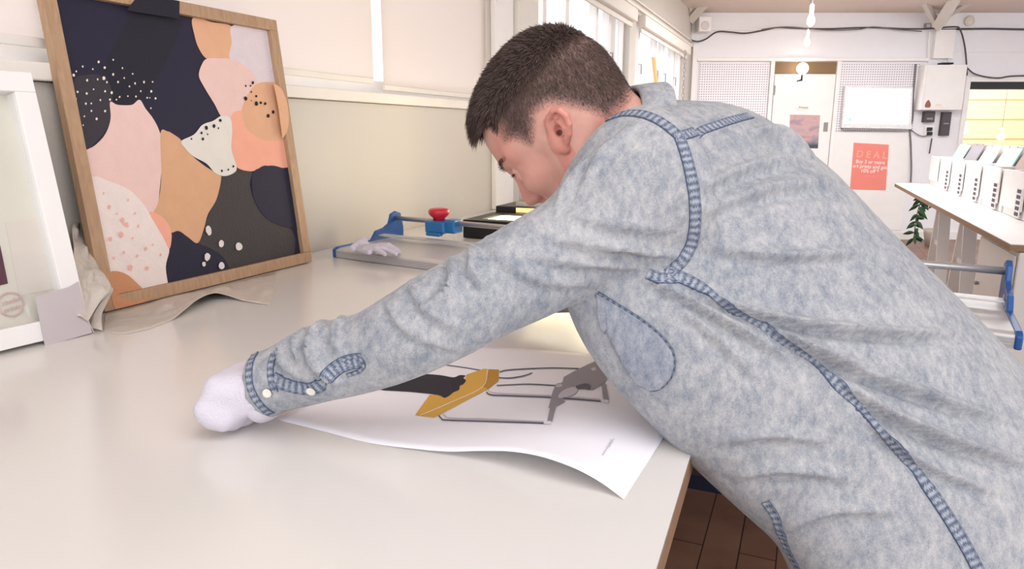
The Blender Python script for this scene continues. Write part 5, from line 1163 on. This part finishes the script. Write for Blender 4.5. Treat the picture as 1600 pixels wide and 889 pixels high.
def ribbon(name, pts, wdt, m=None, hgt=.0022, sub=8, parent=None, u0=0.0):
    q = smooth_poly(pts, sub, False); C_ = []
    for x, y in q:
        h = onshirt(x, y)
        if h: C_.append(h)
    if len(C_) < 3: return None
    pos = np.array([list(c[0]) for c in C_]); nor = np.array([list(c[1]) for c in C_])
    for _ in range(2):
        pos[1:-1] = (pos[:-2]+2*pos[1:-1]+pos[2:])/4; nor[1:-1] = (nor[:-2]+2*nor[1:-1]+nor[2:])/4
    L_ = np.concatenate([[0], np.cumsum(np.linalg.norm(np.diff(pos, axis=0), axis=1))])
    prof = [(-.5, -.3), (-.47, .7), (-.36, 1.0), (-.30, .62), (0, .75), (.30, .62), (.36, 1.0), (.47, .7), (.5, -.3)]
    # resample evenly
    n_ = max(6, int(L_[-1]/.004)); s_ = np.linspace(0, L_[-1], n_); pos = np.stack([np.interp(s_, L_, pos[:, k]) for k in range(3)], 1); nor = np.stack([np.interp(s_, L_, nor[:, k]) for k in range(3)], 1)
    vs, fs, uv = [], [], []
    for i in range(n_):
        t = pos[min(i+1, n_-1)]-pos[max(i-1, 0)]; t /= np.linalg.norm(t)+1e-9; n = nor[i]/np.linalg.norm(nor[i]); sd = np.cross(n, t)
        j_ = 1+.18*math.sin(s_[i]*900+rs.rand()*1.2)
        for a, hh in prof:
            p = pos[i]+sd*(a*wdt); hit = bvh.find_nearest(Vector(p)); q_ = np.array(list(hit[0])) if hit[0] is not None and hit[3] < .012 else p
            vs.append(q_+n*(hgt*hh*(j_ if abs(a) < .45 else 1))); uv.append((u0+s_[i], a+.5))
    k = len(prof)
    for i in range(n_-1):
        for j in range(k-1): fs.append((i*k+j, i*k+j+1, (i+1)*k+j+1, (i+1)*k+j))
    me_ = bpy.data.meshes.new(name); me_.from_pydata([tuple(v) for v in vs], [], fs); ul = me_.uv_layers.new(name='uv')
    for lp_ in me_.loops: ul.data[lp_.index].uv = uv[lp_.vertex_index]
    me_.polygons.foreach_set('use_smooth', [True]*len(fs)); me_.materials.append(m or M_seam)
    o = bpy.data.objects.new(name, me_); COL.objects.link(o); o.parent = parent or shirt; return o
SW = .0145
ribbon('armhole_seam', [(1060, 210), (1071, 240), (1079, 272), (1085, 310), (1086, 345), (1081, 378), (1068, 405), (1044, 428)], SW)
ribbon('yoke_seam', [(950, 187), (975, 178), (1000, 178), (1026, 187), (1046, 200), (1064, 216)], SW)
ribbon('yoke_seam', [(1058, 214), (1090, 206), (1120, 196), (1148, 187), (1172, 181)], SW*.95, u0=1)
ribbon('side_seam', [(1040, 427), (1066, 434), (1100, 452), (1140, 480), (1190, 510), (1240, 543), (1290, 582), (1335, 628), (1380, 676), (1420, 721), (1460, 776), (1490, 822), (1515, 865), (1532, 900), (1545, 930)], SW, u0=2)
ribbon('underarm_seam', [(1012, 428), (1035, 436), (1060, 432)], SW, u0=3)
ribbon('hem', [(1196, 784), (1211, 806), (1219, 830), (1230, 858), (1244, 884), (1262, 915)], .011, u0=4)
ribbon('cuff_seam', [(399, 553), (392, 566), (389, 584), (391, 604), (400, 624), (414, 640), (424, 646)], .010, u0=5)
ribbon('cuff_seam', [(432, 546), (426, 558), (423, 574), (424, 592), (430, 612)], .010, u0=6)
ribbon('sleeve_placket', [(428, 592), (445, 600), (465, 606), (485, 608), (500, 602), (512, 588), (526, 575), (545, 566), (566, 563)], .019, u0=7)
ribbon('placket_tip_stitching', [(534, 563), (552, 557), (566, 562), (569, 572), (560, 580), (543, 586)], .005, u0=8, hgt=.003)
# chest pocket: a raised patch with stitched edge
PK = smooth_poly([(930, 456), (965, 478), (1000, 500), (1030, 524), (1049, 548), (1053, 572), (1046, 592), (1032, 606), (1016, 608), (1000, 600)], 3, False)
PF = smooth_poly([(930, 458), (936, 480), (944, 505), (955, 530), (968, 556), (984, 582), (998, 600)], 4, False)
rows = []
for k in range(22):
    t = k/21; a = np.array(PK[int(round(t*(len(PK)-1)))]); b = np.array(PF[int(round(t*(len(PF)-1)))]); row = []
    for j in range(14):
        h = None; s_ = j/13; p = a*(1-s_)+b*s_
        while h is None and s_ > .02: p = a*(1-s_)+b*s_; h = onshirt(*p); s_ -= .04
        if h is None: h = onshirt(*a)
        row.append(h[0]+h[1]*.0022 if h else Vector(at(*a, .95)))
    rows.append(row)
pocket = MB().grid(rows).build('chest_pocket', M_denim_dk, shirt, smooth=True, solid=.002)
ribbon('pocket_stitching', [(932, 458), (965, 479), (1000, 501), (1029, 525), (1048, 549), (1051, 572), (1044, 591), (1030, 604), (1016, 607)], .0075, u0=9, hgt=.0042, parent=pocket)
fl_ = [onshirt(x, y) for x, y in ((934, 462), (944, 470), (948, 490), (950, 512), (944, 520), (940, 506), (936, 488))]
fl_ = [h for h in fl_ if h]
if len(fl_) > 3: MB().prism([h[0]+h[1]*.004 for h in fl_], fl_[0][1]*.002).build('pocket_flap', M_denim_dk, pocket)
for x, y in ((419, 613), (487, 609)):
    h = onshirt(x, y)
    if h:
        b = MB().lathe(h[0]+h[1]*.0025, h[1], [(.0052, 0), (.0058, .0008), (.0056, .0018), (.0042, .0014), (.002, .0013)], 20).build('button', M_btn, shirt, smooth=True)
# collar standing round the neck
na = (Vector(list(HO))-Vector(list(NECK))).normalized(); kc = at(993, 220, 1.02); q1 = na.cross(hl).normalized(); q2 = na.cross(q1).normalized()
rings = []
for r, hh in ((.070, -.03), (.066, .0), (.0625, .020), (.062, .032), (.067, .033), (.077, .014), (.086, -.008)):
    rings.append([kc+na*hh+q1*(r*1.05*math.cos(a))+q2*(r*math.sin(a)) for a in np.linspace(0, 2*math.pi, 49)[:-1]])
MB().loft(rings, cap=False).build('collar', M_denim, shirt, smooth=True)

# ---- cotton gloves, jeans, shoes
V_, F_ = hand_mesh(LWR, chL, hd, .0058, .0022, LEL, .022)
V_ = V_+np.stack([vnoise(V_, 130, 31), vnoise(V_, 130, 32), vnoise(V_, 130, 33)], 1)*.0009
V_[:, 2] = np.maximum(V_[:, 2], TABLE_Z+.0012)
g_ = mesh_obj('cotton_glove', V_, F_, M_cotton, man); g_['label'] = 'white cotton glove'
cu_ = MB(); ax = Vector(list(LEL-LWR)).normalized(); q1 = ax.orthogonal().normalized(); q2 = ax.cross(q1)
prof = [(-.020, .0300), (-.014, .0335), (-.006, .0345), (.000, .0335), (.006, .031), (.022, .030), (.030, .029)]
cu_.loft([[Vector(list(LWR))+ax*(a-.004)+UP*-.009+q1*(r*(1+.03*math.sin(3*b+a*80))*math.cos(b))+q2*(r*math.sin(b)) for b in np.linspace(0, 2*math.pi, 33)[:-1]] for a, r in prof]); cu_.build('glove_cuff', M_cotton, g_, smooth=True)
V_, F_ = hand_mesh(RWR, chR, rdv, .003, .0026, REL, .03); V_[:, 2] = np.maximum(V_[:, 2], TABLE_Z+.0012)
g2 = mesh_obj('cotton_glove', V_, F_, M_cotton, man)
S = SDF(footL-np.array([.22, .16, .03]), np.array([HIP[0]+.28, HIP[1]+.30, hipL[2]+.10]), .009)
for a, b, r1, r2 in ((hipL, kneeL, .105, .080), (kneeL, footL, .076, .066), (hipR, kneeR, .105, .080), (kneeR, footR, .076, .066), (hipL, hipR, .12, .12)): S.add(S.d_cap(a, b, r1, r2), .03)
S.f = np.maximum(S.f, (.055-S.Z)); V_, F_ = S.mesh(); V_ = V_+np.stack([vnoise(V_, 30, 41), vnoise(V_, 30, 42), 0*V_[:, 0]], 1)*.003
mesh_obj('jeans', V_, F_, M_bluejean, man)
fd_ = np.array([-Rh[1], Rh[0], 0])
for ft in (footL, footR):
    S = SDF(ft-np.array([.30, .16, .09]), ft+np.array([.14, .22, .07]), .005)
    a = ft.copy(); a[2] = .045
    S.add(S.d_cap(a-fd_*.05, a+fd_*.08, .040, .040), .02); S.add(S.d_cap(a+fd_*.08, a+fd_*.17-np.array([0, 0, .012]), .042, .034), .03); S.add(S.d_cap(a, ft+np.array([0, 0, .02]), .042, .045), .02); S.f = np.maximum(S.f, .004-S.Z)
    V_, F_ = S.mesh(); mesh_obj('shoe', V_, F_, M_shoe, man)
